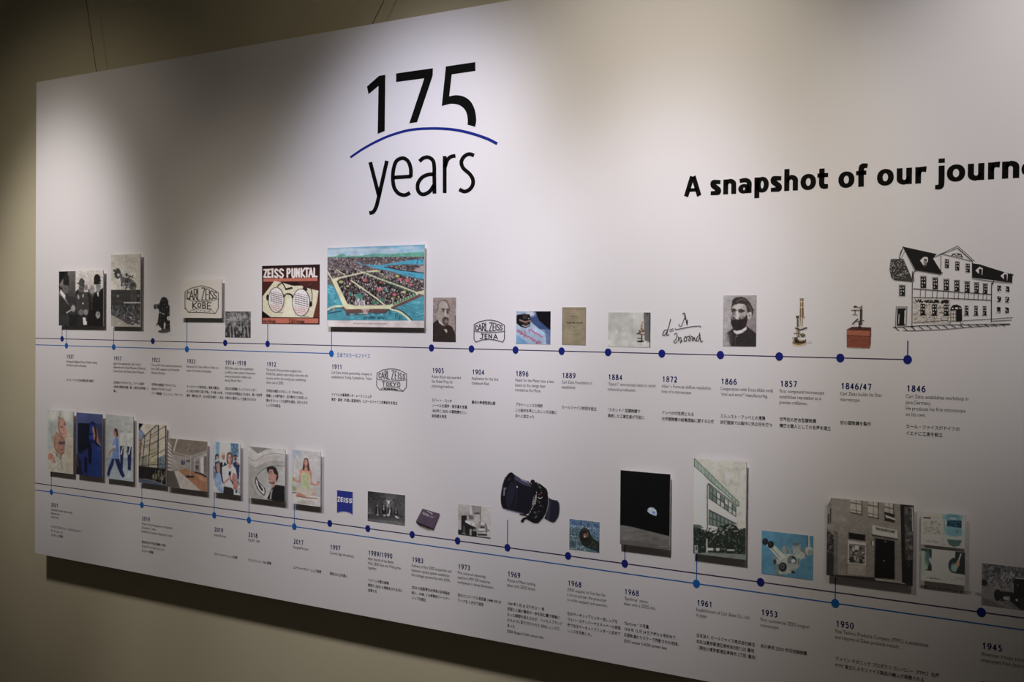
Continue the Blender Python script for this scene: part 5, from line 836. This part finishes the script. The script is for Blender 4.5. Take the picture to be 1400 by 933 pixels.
p.g([(795, 290), (808, 250), (830, 245), (850, 262), (865, 340), (875, 410), (850, 415), (840, 370), (810, 370), (800, 410), (778, 400), (785, 350)], (74, 44, 38)); p.e(824, 310, 20, 48, (176, 124, 102)); p.e(822, 334, 8, 4, (150, 70, 66)); p.l([(812, 300), (818, 300)], 3, (70, 40, 36)); p.l([(830, 300), (836, 300)], 3, (70, 40, 36)); p.g([(812, 360), (838, 360), (845, 420), (805, 420)], (170, 116, 92)); p.n(.02, 12); done(p)

# 27 blue shield logo (1997)
p = Pic('logo_shield', 'small blue shield-shaped logo with white letters in the lower row', (380, 600, 7), 562, 718, (492, 712), (510, 732), (165, 157, 149), None, cut=True, cat='logo', step=.4)
NB = (26, 36, 106); p.g([(565, 493), (716, 512), (714, 728), (690, 712), (660, 702), (630, 698), (600, 700), (580, 705), (564, 710)], NB)
p.word([('Z', 574, 562, 590, 600), ('E', 604, 566, 618, 602), ('I', 630, 570, 636, 606), ('S', 650, 573, 670, 610), ('S', 684, 577, 706, 612)], 9, (196, 190, 186)); done(p, 'line emblems of the company')

# 28 interior scene (1989/1990)
p = Pic('photograph', 'dark black-and-white photo of a group around a table in a smoky hall', (495, 665, 15.55), 120, 913, (108, 742), (190, 838), (160, 153, 146), grey(50, 1))
p.g([(110, 100), (925, 100), (925, 330), (110, 300)], grey(36, 1), 1, grey(62, 1), (150, 250, 600, 250)); p.g([(600, 180), (920, 200), (920, 640), (650, 560)], grey(62, 2)); p.e(560, 350, 90, 110, grey(84, 2), soft=.7); p.e(560, 350, 38, 50, grey(176, 3), soft=.5); p.e(545, 430, 20, 22, grey(120), soft=.4)
p.g([(110, 600), (920, 650), (920, 850), (110, 745)], grey(44, 1), 1, grey(86, 2), (0, 640, 0, 830)); p.g([(110, 690), (700, 750), (910, 800), (910, 840), (110, 745)], grey(84, 2), .6)
for x, y, h in ((325, 420, 190), (462, 430, 160), (590, 450, 160), (718, 500, 120)):
    p.g([(x-40, y+60), (x-20, y-20), (x+25, y-20), (x+48, y+60), (x+45, y+h), (x-40, y+h)], grey(26)); p.e(x, y, 15, 24, grey(112, 3), soft=.3)
p.g([(330, 460), (345, 460), (345, 600), (322, 600)], grey(120, 3)); p.e(325, 612, 34, 9, grey(150, 3)); p.e(462, 485, 14, 32, grey(140, 3), soft=.3); p.e(478, 625, 28, 16, grey(135, 3), soft=.3); p.g([(585, 480), (605, 470), (600, 560), (585, 610), (565, 600)], grey(160, 3)); p.g([(525, 600), (585, 595), (580, 640), (530, 635)], (170, 150, 148)); p.e(720, 560, 18, 30, grey(90), soft=.4); p.g([(690, 620), (770, 660), (770, 690), (720, 670)], grey(165, 3)); p.e(150, 570, 22, 18, grey(125), soft=.4); p.e(215, 575, 16, 16, grey(90), soft=.4)
p.e(170, 500, 40, 60, grey(70), soft=.5); p.sc([(780, 640), (910, 620), (910, 780), (800, 700)], [grey(50), grey(112), grey(26)], 36, 14, 20); p.sc([(130, 130), (900, 210), (900, 420), (130, 420)], [grey(44), grey(66), grey(34)], 70, 26, 26); p.n(.16, 22); p.soft(2); done(p)

# 29 chip (1983)
p = Pic('cutout_picture', 'cut-out picture of a tilted dark purple computer chip in the lower row', (560, 685, 11.667), 90, 495, (110, 490), (110, 490), (158, 151, 144), None, cut=True)
p.g([(205, 125), (478, 205), (482, 240), (385, 470), (375, 478), (150, 400), (105, 355), (100, 330)], (66, 54, 66)); p.g([(100, 330), (375, 440), (478, 225), (482, 242), (385, 475), (150, 398), (105, 355)], (34, 26, 36)); p.g([(150, 395), (300, 445), (375, 470), (290, 470), (160, 412)], (96, 80, 60)); p.g([(205, 180), (225, 178), (320, 230), (312, 258), (205, 218)], (112, 100, 104)); p.l([(285, 170), (362, 205)], 9, (150, 140, 142)); p.l([(350, 200), (355, 225)], 8, (150, 140, 142)); p.l([(335, 255), (372, 265)], 12, (116, 104, 108)); p.l([(340, 250), (410, 262)], 4, (104, 92, 98))
for x, y in ((232, 290), (238, 320), (228, 345)): p.l([(x-30, y-8), (x+40, y+14)], 4, (52, 42, 54))
p.n(.08, 12, [(205, 125), (480, 205), (380, 475), (100, 350)]); done(p, 'cut-out pictures printed on the board')

# 30 measuring machine (1973)
p = Pic('photograph', 'black-and-white photo of a white-and-black measuring machine with a tall column, fading to paper', (560, 685, 11.667), 775, 1295, (50, 538), (98, 605), (157, 150, 142), (140, 134, 126))
p.g([(770, 40), (1000, 60), (1000, 330), (770, 300)], (126, 120, 112), 1, (142, 136, 128), (770, 300, 1000, 60)); p.g([(990, 75), (1130, 90), (1130, 340), (1020, 330)], (114, 110, 104)); p.r(1125, 85, 1137, 360, (84, 80, 76)); p.g([(1137, 85), (1300, 100), (1300, 600), (1137, 500)], (150, 144, 136)); p.g([(965, 60), (990, 65), (990, 220), (965, 230)], (150, 146, 140)); p.r(1030, 190, 1115, 215, (52, 50, 48)); p.g([(1035, 215), (1115, 215), (1125, 330), (1020, 330)], (136, 132, 126)); p.g([(935, 220), (1010, 240), (1020, 300), (950, 300)], (84, 80, 78))
k = (28, 27, 27); p.g([(770, 455), (830, 470), (830, 545), (770, 535)], k); p.r(825, 235, 912, 540, k); p.g([(890, 350), (1060, 430), (1080, 580), (900, 555)], k); p.g([(890, 310), (1028, 355), (1028, 412), (890, 345)], (192, 186, 178)); p.e(985, 368, 16, 8, (80, 76, 72)); p.r(855, 400, 880, 520, (66, 64, 62)); p.g([(1060, 360), (1220, 370), (1250, 450), (1240, 510), (1060, 480)], (116, 112, 106)); p.l([(1110, 350), (1180, 365), (1225, 420), (1225, 500)], 8, (48, 46, 44), sp=True); p.e(1165, 370, 34, 22, (170, 164, 156), rot=20); p.e(1160, 425, 40, 16, (50, 48, 46)); p.g([(1100, 450), (1190, 445), (1205, 485), (1095, 475)], (184, 178, 170)); p.r(1095, 478, 1200, 498, (84, 80, 76)); p.e(1035, 470, 30, 20, (110, 106, 100)); p.g([(960, 450), (990, 455), (990, 560), (955, 545)], (128, 124, 116)); p.g([(1080, 525), (1235, 530), (1235, 560), (1085, 555)], (32, 40, 36)); p.g([(770, 530), (1060, 565), (1290, 590), (1290, 608), (770, 545)], (36, 34, 32)); p.e(1258, 475, 14, 12, (80, 76, 72)); p.r(1074, 330, 1082, 575, (140, 136, 128)); p.g([(830, 510), (890, 520), (890, 535), (830, 528)], (92, 90, 84)); p.n(.04, 12); p.soft(); done(p)

# 31 large format lens (1969)
p = Pic('cutout_picture', 'large cut-out picture of a black camera lens lying tilted in the lower row', (676, 638, 11.11), 80, 1000, (75, 885), (75, 885), (160, 153, 147), None, cut=True)
k = (18, 16, 20)
p.g([(810, 470), (860, 495), (900, 515), (950, 515), (985, 560), (990, 660), (965, 780), (930, 840), (890, 858), (850, 845), (760, 795)], (26, 24, 34)); p.l([(880, 510), (965, 540), (985, 640), (965, 770), (905, 850)], 12, (44, 42, 56), sp=True); p.g([(830, 500), (865, 500), (830, 820), (790, 800)], (40, 40, 56), .8)
p.g([(240, 90), (300, 120), (400, 190), (560, 260), (620, 300), (560, 700), (470, 740), (280, 685), (180, 655), (120, 600)], (20, 18, 26)); p.g([(300, 120), (430, 205), (560, 270), (555, 310), (440, 280), (310, 200)], (52, 50, 70)); p.l([(410, 200), (500, 235), (545, 262)], 22, (104, 102, 118), sp=True); p.l([(180, 655), (300, 685), (440, 720)], 14, (66, 62, 88), sp=True)
p.e(205, 370, 98, 285, k, rot=11); p.l([(150, 410), (140, 440), (148, 330)], 16, (78, 78, 84)); p.l([(170, 160), (150, 200), (120, 300)], 6, (52, 52, 58), sp=True); p.e(245, 420, 60, 190, (28, 26, 38), rot=10); p.l([(205, 215), (240, 180)], 7, (60, 60, 66)); p.l([(175, 330), (155, 350), (145, 440)], 16, (92, 92, 98), sp=True); p.l([(195, 590), (230, 640)], 8, (40, 38, 54)); p.e(343, 312, 10, 13, (150, 148, 150)); p.l([(300, 180), (330, 300), (330, 500), (290, 660)], 10, (34, 32, 46), sp=True)
p.g([(560, 230), (640, 240), (700, 270), (790, 340), (812, 400), (815, 560), (790, 690), (740, 790), (660, 870), (600, 868), (500, 815), (480, 790), (540, 700), (590, 560), (600, 400)], (16, 15, 18)); p.l([(820, 480), (818, 580), (790, 700), (755, 780)], 6, (120, 114, 112), sp=True)
p.e(580, 232, 34, 32, k); p.l([(505, 228), (545, 262)], 14, k); p.l([(545, 262), (560, 300)], 20, (30, 30, 34)); p.g([(400, 820), (430, 785), (500, 760), (520, 790), (460, 820), (430, 855), (405, 850)], k); p.l([(390, 730), (520, 760)], 20, k); p.e(425, 830, 26, 26, k)
for i, (x, y) in enumerate([(640, 395), (625, 445), (618, 470), (635, 470), (612, 500), (630, 505), (605, 530), (625, 535), (600, 560), (618, 565), (592, 590), (580, 620), (565, 650), (545, 685), (660, 265), (680, 295), (695, 325), (712, 400)]): p.e(x, y, 6, 11, (140, 132, 110) if i % 3 else (150, 148, 146))
p.l([(640, 420), (612, 580)], 4, (150, 148, 140)); p.l([(670, 470), (690, 490), (725, 470)], 7, (160, 158, 156), sp=True); p.e(680, 430, 12, 8, (140, 50, 44)); p.e(680, 542, 9, 8, (150, 54, 46)); p.e(702, 600, 11, 12, (78, 78, 80)); p.e(612, 705, 16, 20, (70, 70, 72)); p.e(610, 700, 6, 7, (150, 150, 150)); p.e(670, 690, 11, 14, (70, 70, 74)); p.l([(615, 785), (640, 755)], 14, (84, 84, 86)); p.l([(520, 720), (545, 700)], 8, (90, 90, 92)); p.sc([(650, 250), (790, 350), (800, 560), (640, 840), (560, 800), (640, 500)], [(34, 34, 40), (10, 10, 12)], 60, 16, 16); done(p, 'cut-out pictures printed on the board')

# 32 circuit board (1968)
p = Pic('photograph', 'small square teal photo of a dark round component on a circuit pattern', (770, 700, 14.35), 122, 712, (138, 735), (205, 808), (154, 146, 139), (62, 84, 92))
p.g([(110, 120), (730, 120), (730, 560), (400, 330), (110, 330)], (66, 88, 110)); p.g([(110, 320), (320, 330), (330, 700), (110, 745)], (56, 76, 74))
p.sc([(125, 145), (710, 205), (710, 560), (125, 520)], [(86, 116, 134), (46, 66, 96), (96, 124, 132), (54, 84, 78), (40, 56, 66)], 420, 15, 15); p.sc([(125, 520), (300, 560), (600, 760), (125, 730)], [(86, 112, 120), (40, 58, 66), (60, 86, 98)], 170, 15, 15)
for x, y in ((200, 215), (345, 235), (490, 250), (635, 265)): p.e(x, y, 34, 34, (44, 66, 104), soft=.4)
for x, y in ((165, 275), (200, 298), (238, 280), (310, 290), (345, 318), (382, 295), (455, 305), (492, 330), (530, 318), (605, 325), (640, 350), (680, 335), (160, 470), (200, 495), (238, 480), (305, 685), (340, 712), (380, 695), (425, 750)): p.e(x, y, 9, 12, (170, 184, 188))
p.g([(328, 420), (345, 370), (400, 330), (460, 330), (510, 370), (535, 450), (600, 540), (710, 600), (710, 805), (600, 760), (480, 710), (360, 650), (330, 560)], (28, 32, 28)); p.e(425, 455, 105, 130, (26, 22, 20), rot=-8); p.e(420, 430, 74, 90, (40, 32, 28)); p.l([(370, 380), (430, 355), (480, 400), (500, 460)], 7, (66, 56, 46), sp=True); p.l([(480, 420), (485, 500)], 14, (96, 78, 58)); p.e(428, 465, 34, 46, (92, 62, 52)); p.e(425, 490, 20, 20, (150, 122, 108), soft=.5); p.e(420, 400, 36, 20, (20, 18, 18)); p.sc([(540, 560), (700, 620), (700, 780), (480, 700)], [(44, 52, 44), (20, 24, 22), (60, 70, 60)], 60, 15, 14)
for a, b in (((135, 545), (270, 550)), ((270, 550), (262, 728)), ((262, 728), (135, 715))): p.l([a, b], 10, (112, 122, 118))
p.n(.08, 12); done(p)

# 33 Earth above the moon (1968)
p = Pic('photograph', 'almost black photo of a half-lit blue planet above a grey moon horizon', (820, 610, 5.833), 163, 558, (193, 782), (227, 833), (150, 143, 137), (9, 9, 9), True)
p.g([(155, 628), (250, 645), (560, 722), (560, 840), (155, 785)], (80, 78, 72)); p.n(.12, 16, [(155, 628), (250, 645), (560, 722), (560, 840), (155, 785)], 3); p.g([(155, 740), (350, 770), (560, 800), (560, 840), (155, 785)], (62, 60, 55), .6); p.l([(470, 800), (540, 805)], 5, (100, 98, 92))
p.g([(378, 520), (385, 500), (405, 490), (430, 494), (450, 515), (456, 540), (450, 560), (425, 552), (395, 538)], (120, 136, 176)); p.e(405, 505, 13, 8, (186, 192, 206), rot=20, soft=.3); p.e(430, 532, 12, 10, (74, 94, 150), soft=.3); p.e(440, 515, 9, 7, (176, 184, 202), soft=.3); p.l([(392, 520), (420, 540)], 4, (180, 186, 200)); done(p)

# 34 modern building (1961)
p = Pic('photograph', 'tall greenish black-and-white photo of a modern building with ribbon windows and dark trees', (820, 610, 5.833), 748, 1165, (97, 860), (128, 910), (146, 139, 132), (150, 148, 134), True)
p.g([(740, 90), (1175, 90), (1175, 680), (1090, 620), (740, 640)], (148, 146, 132)); p.n(.05, 26); p.g([(755, 165), (860, 250), (1095, 480), (1090, 640), (900, 690), (750, 640)], (160, 158, 144)); GN = (70, 84, 74)
p.g([(752, 100), (1112, 450), (1110, 480), (755, 165)], (116, 128, 112)); p.l([(754, 100), (1112, 452)], 5, GN); p.l([(754, 160), (1110, 482)], 6, GN); p.l([(752, 100), (752, 165)], 8, (44, 52, 46)); p.l([(1108, 445), (1108, 485)], 6, GN)
for t in range(12): p.l([(785+t*27, 134+t*26.5), (785+t*27, 190+t*24.5)], 3, GN)
p.g([(850, 240), (960, 340), (960, 360), (850, 260)], (66, 88, 76), .6)
for a in ((868, 308, 1090, 488, 1088, 570, 868, 420), (868, 510, 1090, 622, 1080, 680, 868, 630)):
    p.g([(a[0], a[1]), (a[2], a[3]), (a[4], a[5]), (a[6], a[7])], (52, 60, 56))
for i in range(7):
    x0, x1 = 874+i*31, 896+i*31; f = lambda x, u, v: u+(v-u)*(x-868)/222
    for lo, hi in ((.06, .46), (.56, .94)):
        t0, b0, t1, b1 = f(x0, 308, 488), f(x0, 420, 570), f(x1, 308, 488), f(x1, 420, 570)
        c = (140, 142, 132) if (i >= 2 and (i+int(lo*10)) % 3) else (78, 90, 82)
        p.g([(x0, t0+(b0-t0)*lo), (x1, t1+(b1-t1)*lo), (x1, t1+(b1-t1)*hi), (x0, t0+(b0-t0)*hi)], c)
        t0, b0, t1, b1 = f(x0, 510, 622), f(x0, 630, 680), f(x1, 510, 622), f(x1, 630, 680)
        p.g([(x0, t0+(b0-t0)*lo), (x1, t1+(b1-t1)*lo), (x1, t1+(b1-t1)*hi), (x0, t0+(b0-t0)*hi)], (84, 96, 88))
p.l([(858, 665), (858, 320), (868, 300), (1095, 482)], 7, (40, 44, 42)); p.l([(868, 508), (1092, 622)], 5, (44, 48, 46))
TR = (30, 36, 30); p.g([(745, 640), (790, 650), (850, 680), (930, 690), (960, 640), (1030, 620), (1090, 640), (1110, 670), (1170, 665), (1170, 915), (745, 865)], TR); p.g([(745, 625), (800, 630), (830, 655), (745, 650)], (64, 72, 62)); p.e(1010, 670, 80, 40, TR); p.sc([(745, 650), (1165, 660), (1165, 860), (745, 850)], [(44, 52, 44), (20, 24, 20), (66, 74, 64), (24, 30, 24)], 300, 11, 11); p.sc([(930, 640), (1100, 620), (1110, 680), (930, 720)], [(84, 90, 78), (36, 42, 34), (150, 148, 134)], 50, 12, 6)
p.g([(900, 690), (925, 680), (935, 690), (905, 700)], (150, 148, 134)); p.r(848, 740, 860, 850, (136, 134, 122)); p.r(855, 815, 905, 835, (150, 148, 136)); p.r(928, 815, 955, 838, (146, 144, 132)); p.r(1015, 825, 1075, 838, (140, 138, 126)); p.r(755, 792, 782, 855, (112, 120, 108)); p.r(765, 800, 776, 830, (40, 46, 40)); p.g([(850, 850), (1165, 866), (1165, 912), (745, 862)], (92, 100, 90)); p.n(.08, 8); done(p)

# 35 surgical microscope (1953)
p = Pic('photograph', 'teal-blue photo of a grey surgical microscope head with two black eyepieces', (1000, 680, 7), 289, 783, (320, 733), (370, 797), (136, 127, 118), (50, 92, 108))
p.g([(280, 310), (795, 310), (795, 560), (280, 560)], (56, 100, 118), 1, (48, 88, 104), (290, 330, 700, 560)); SG = (122, 126, 116); SD = (66, 74, 72)
p.l([(737, 365), (740, 480)], 20, SG); p.l([(726, 365), (730, 480)], 7, (40, 44, 46)); p.e(742, 515, 40, 42, (126, 128, 118)); p.e(755, 530, 28, 28, (96, 100, 94)); p.g([(600, 560), (690, 510), (715, 545), (715, 575), (620, 620)], SG); p.l([(700, 515), (712, 570)], 9, SD)
p.g([(585, 450), (660, 450), (665, 520), (640, 560), (590, 540)], (110, 114, 106)); p.e(618, 452, 38, 14, SD); p.l([(590, 475), (660, 470)], 5, (76, 82, 78)); p.l([(660, 490), (690, 520)], 22, (84, 90, 84)); p.e(510, 500, 28, 34, (104, 110, 102)); p.l([(555, 500), (560, 560)], 22, (90, 96, 90)); p.l([(520, 480), (540, 540)], 8, SD)
p.g([(405, 600), (430, 560), (520, 540), (600, 550), (660, 600), (650, 660), (600, 720), (520, 740), (415, 740), (415, 650)], (112, 118, 108)); p.g([(415, 650), (460, 640), (455, 745), (415, 740)], (76, 84, 78)); p.e(415, 620, 16, 26, (40, 42, 44)); p.e(430, 580, 36, 18, (88, 94, 88))
p.l([(345, 450), (470, 590)], 26, (136, 138, 126)); p.l([(395, 470), (500, 570)], 34, (130, 134, 122)); p.l([(380, 480), (470, 585)], 6, (70, 76, 74)); p.l([(350, 455), (375, 480)], 8, (170, 168, 158)); p.e(323, 427, 28, 33, (26, 25, 28)); p.e(376, 455, 30, 35, (24, 23, 26)); p.e(316, 420, 7, 9, (50, 50, 52)); p.e(370, 448, 7, 9, (50, 50, 52))
p.e(492, 670, 38, 45, (24, 24, 26)); p.e(488, 665, 22, 28, (56, 58, 58)); p.e(488, 665, 9, 12, (30, 30, 32)); p.e(578, 605, 42, 44, (36, 38, 40)); p.e(560, 600, 24, 34, (70, 76, 76)); p.e(592, 612, 20, 18, (160, 160, 150)); p.e(575, 645, 28, 14, (112, 116, 108)); p.e(590, 718, 18, 14, (34, 32, 36)); p.l([(625, 590), (622, 640)], 6, SD); p.l([(645, 590), (642, 640)], 7, (40, 44, 46)); p.l([(560, 700), (620, 690)], 5, SD); p.l([(430, 742), (500, 752)], 7, SD); p.n(.04, 12); p.soft(); done(p)

# 36 shop front (1950)
p = Pic('photograph', 'large black-and-white photo of a company shop front with a dark doorway and display case', (1125, 670, 6.667), 36, 822, (62, 775), (150, 885), (124, 115, 104), (88, 82, 74), True)
p.g([(30, 55), (830, 100), (830, 400), (30, 400)], (92, 86, 78)); p.g([(30, 60), (85, 62), (36, 160)], (132, 126, 116)); p.l([(84, 70), (40, 160)], 5, (50, 46, 42)); p.g([(30, 350), (100, 420), (100, 790), (30, 775)], (34, 32, 30)); p.sc([(36, 360), (95, 420), (95, 600), (36, 600)], [(60, 56, 52), (24, 22, 20)], 40, 14, 16); p.l([(52, 220), (50, 310)], 10, (40, 37, 34)); p.l([(72, 175), (68, 305)], 12, (44, 40, 38)); p.g([(100, 380), (140, 380), (135, 780), (98, 780)], (70, 66, 60))
for x, y, w, h in ((252, 88, 105, 130), (412, 105, 95, 150), (562, 118, 85, 170)):
    p.g([(x, y), (x+w, y+6), (x+w, y+h+8), (x, y+h-12)], (116, 110, 100)); p.r(x+w-6, y, x+w+1, y+h+8, (26, 24, 22))
    for t in (.25, .75): p.l([(x, y+h*t-4), (x+w, y+h*t+14)], 6 if t < .5 else 3, (30, 28, 26))
    p.l([(x+w/2, y), (x+w/2, y+h)], 4, (50, 46, 42)); p.l([(x, y+h-10), (x+w, y+h+10)], 7, (26, 24, 22))
p.g([(560, 200), (655, 225), (655, 298), (562, 275)], (30, 28, 26)); p.g([(565, 228), (600, 240), (658, 262), (658, 278), (610, 262), (580, 258)], (150, 144, 134))
p.g([(450, 322), (680, 370), (680, 450), (452, 408)], (128, 122, 112)); p.l([(450, 412), (680, 452)], 11, (30, 28, 26)); p.l([(455, 426), (660, 460)], 4, (50, 46, 42))
p.g([(235, 388), (388, 412), (386, 468), (235, 448)], (20, 18, 17)); p.g([(230, 462), (392, 485), (392, 685), (225, 672)], (126, 120, 110)); p.g([(240, 492), (386, 505), (384, 676), (238, 665)], (72, 68, 62)); p.l([(245, 480), (385, 502)], 11, (138, 132, 122)); p.sc([(245, 510), (380, 515), (380, 668), (245, 660)], [(128, 122, 112), (40, 37, 34), (104, 98, 90), (30, 28, 26)], 70, 17, 15); p.g([(295, 508), (330, 512), (328, 550), (292, 546)], (136, 130, 120)); p.r(335, 640, 362, 672, (30, 28, 26)); p.e(265, 640, 20, 26, (36, 34, 30)); p.g([(225, 680), (390, 690), (388, 780), (222, 770)], (104, 98, 90)); p.l([(222, 680), (218, 775)], 4, (60, 56, 52))
p.g([(478, 440), (655, 468), (655, 820), (472, 800)], (16, 15, 15)); p.g([(400, 500), (472, 440), (470, 800), (396, 790)], (84, 79, 72)); p.l([(472, 440), (470, 800)], 4, (50, 47, 44)); p.e(455, 488, 10, 22, (176, 170, 158)); p.l([(444, 465), (446, 510)], 5, (40, 38, 36)); p.e(686, 525, 11, 20, (184, 178, 166)); p.l([(684, 560), (684, 620)], 5, (44, 42, 40)); p.e(558, 648, 11, 4, (96, 90, 84)); p.g([(655, 470), (710, 450), (718, 830), (655, 815)], (84, 79, 72)); p.r(560, 468, 580, 476, (90, 86, 80))
p.g([(706, 130), (830, 145), (830, 900), (722, 850)], (24, 22, 21)); p.g([(740, 150), (820, 155), (822, 620), (750, 640)], (46, 43, 40)); p.sc([(745, 160), (820, 160), (820, 700), (750, 700)], [(60, 56, 52), (36, 33, 31), (74, 70, 64)], 60, 18, 26); p.l([(815, 160), (820, 380)], 6, (138, 132, 122)); p.e(800, 400, 22, 6, (92, 88, 80)); p.e(800, 525, 20, 8, (80, 76, 70))
p.g([(36, 770), (480, 800), (830, 860), (830, 900), (36, 780)], (30, 28, 26)); p.g([(470, 805), (700, 835), (760, 862), (640, 845), (480, 826)], (104, 99, 92)); p.n(.07, 12); p.n(.05, 5); o = done(p)
q = at(1197.0, 724.5, p.Y-.0002); text('THE FINE TECHNIC PRODUCTS COMPANY', float(q[0]), float(q[2]), 0.0080, .31, M['black'], ('shop_lettering', o), Y=p.Y-.0002, off=.0003, rot=-0.085)

# 37 catalogue pages
p = Pic('catalogue_page_picture', 'upper small catalogue spread raised to cast a shadow, white with a teal half, beside the shop front photo', (1250, 690, 7.775), 72, 542, (75, 428), (110, 470), (112, 105, 96), (122, 116, 105), True, cat='printed page')
p.g([(305, 80), (550, 100), (550, 480), (305, 460)], (112, 116, 106)); p.e(410, 140, 95, 40, (50, 88, 95), soft=.4); p.g([(335, 210), (500, 215), (505, 330), (440, 345), (335, 315)], (60, 96, 102), .8); p.e(420, 300, 90, 40, (60, 96, 102), al=.7, soft=.5); p.g([(348, 172), (504, 172), (504, 252), (348, 232)], (16, 34, 42)); p.sc([(360, 180), (495, 185), (495, 235), (360, 225)], [(30, 60, 72)], 16, 26, 7); p.l([(380, 148), (440, 154)], 13, (120, 140, 138)); p.e(465, 288, 28, 17, (30, 60, 64)); p.e(465, 288, 22, 12, (84, 124, 126)); p.e(463, 287, 8, 8, (20, 30, 34))
p.g([(330, 345), (520, 360), (520, 372), (330, 358)], (132, 130, 118)); p.g([(345, 370), (510, 384), (480, 440), (420, 452), (370, 430)], (34, 56, 54), .85); p.l([(320, 180), (322, 290)], 4, (40, 70, 74)); p.l([(305, 95), (303, 440)], 3, (88, 84, 76)); p.g([(145, 118), (265, 130), (265, 152), (145, 142)], (156, 96, 78), .8); p.l([(100, 140), (170, 148)], 13, (30, 28, 27)); p.e(330, 428, 14, 5, (150, 84, 74))
for i in range(12):
    if i == 4: continue
    p.sc([(98, 172+i*12), (280, 182+i*12), (280, 190+i*12), (98, 180+i*12)], [(70, 66, 60), (84, 80, 72)], 15, 14, 4)
p.sc([(120, 378), (255, 388), (255, 410), (120, 396)], [(60, 56, 50), (84, 80, 72)], 20, 12, 4); p.soft(); done(p, 'small catalogue spreads raised to cast shadows')
p = Pic('catalogue_page_picture', 'lower of two small catalogue spreads raised to cast shadows, with dark eye diagrams at both ends', (1250, 690, 7.775), 72, 540, (464, 812), (508, 862), (100, 93, 83), (122, 116, 104), True, cat='printed page')
p.g([(68, 464), (185, 475), (185, 710), (105, 700), (68, 690)], (24, 30, 28)); p.g([(72, 490), (110, 495), (150, 530), (158, 600), (140, 690), (106, 700), (104, 760), (72, 750)], (86, 98, 84)); p.e(140, 560, 26, 80, (40, 60, 56), soft=.5); p.g([(155, 580), (172, 560), (186, 590), (186, 650), (170, 620)], (132, 122, 108))
for a in range(-4, 5): p.l([(190, 590+a*12), (280, 590+a*24)], 3, (150, 100, 84)); p.l([(200, 600+a*14), (285, 640+a*14)], 2.5, (140, 96, 82))
p.g([(437, 498), (540, 510), (540, 750), (430, 735), (430, 600)], (24, 28, 26)); p.e(420, 650, 58, 82, (22, 30, 30)); p.g([(390, 700), (420, 650), (470, 600), (480, 640), (440, 720)], (76, 88, 80)); p.e(462, 630, 18, 34, (134, 74, 54), rot=10, soft=.4); p.l([(495, 530), (470, 600)], 13, (120, 116, 106)); p.e(415, 670, 26, 40, (70, 92, 88), soft=.5); p.l([(300, 565), (300, 595)], 4, (84, 80, 72)); p.e(375, 560, 26, 30, (112, 106, 96)); p.e(375, 560, 22, 26, (124, 118, 106)); p.g([(110, 712), (310, 728), (310, 735), (110, 718)], (104, 98, 88))
p.sc([(140, 776), (285, 786), (285, 800), (140, 788)], [(50, 48, 42)], 24, 12, 6); p.sc([(328, 752), (520, 768), (520, 818), (328, 800)], [(70, 66, 60), (90, 85, 76)], 70, 14, 4); p.soft(); done(p, 'small catalogue spreads raised to cast shadows')

# 38 truck (1945)
p = Pic('photograph', 'dark black-and-white photo of a loaded lorry at the right edge of the lower row', (1330, 760, 11.66), 142, 1240, (118, 787), (240, 930), (92, 85, 75), grey(52, 2))
p.g([(135, 110), (1250, 110), (1250, 420), (135, 380)], grey(48, 2)); p.sc([(142, 120), (1240, 240), (1240, 420), (142, 380)], [grey(38), grey(56, 2), grey(34), grey(62, 2), grey(46)], 300, 34, 40); p.g([(135, 385), (210, 385), (240, 440), (200, 490), (135, 470)], grey(20)); p.g([(140, 480), (350, 530), (350, 700), (640, 830), (700, 880), (140, 790)], grey(60, 2)); p.g([(140, 660), (330, 740), (560, 850), (140, 800)], grey(48, 2))
p.g([(240, 400), (260, 340), (640, 440), (640, 580), (350, 530), (245, 480)], grey(66, 2)); p.sc([(250, 350), (640, 440), (640, 570), (260, 470)], [grey(50), grey(72, 2), grey(40)], 60, 30, 24); p.g([(380, 300), (640, 300), (660, 440), (420, 430)], grey(50, 2)); p.sc([(380, 220), (660, 260), (660, 420), (380, 380)], [grey(72, 3), grey(34), grey(80, 3)], 40, 20, 44)
p.g([(640, 400), (690, 360), (1240, 420), (1240, 920), (860, 900), (760, 860), (600, 730), (480, 620), (640, 590)], grey(18)); p.l([(690, 362), (820, 370)], 12, grey(88, 3)); p.e(395, 630, 58, 92, grey(20)); p.g([(420, 570), (640, 590), (640, 700), (450, 730)], grey(20)); p.g([(485, 650), (590, 660), (590, 715), (485, 700)], grey(74, 2)); p.e(700, 710, 18, 18, grey(100, 3)); p.e(790, 760, 60, 90, grey(24)); p.e(715, 470, 14, 12, grey(60)); p.l([(650, 430), (645, 600)], 8, grey(80, 2)); p.n(.1, 16); p.soft(); done(p)
# ------------------------------------------------------------------ finish
flush_text()
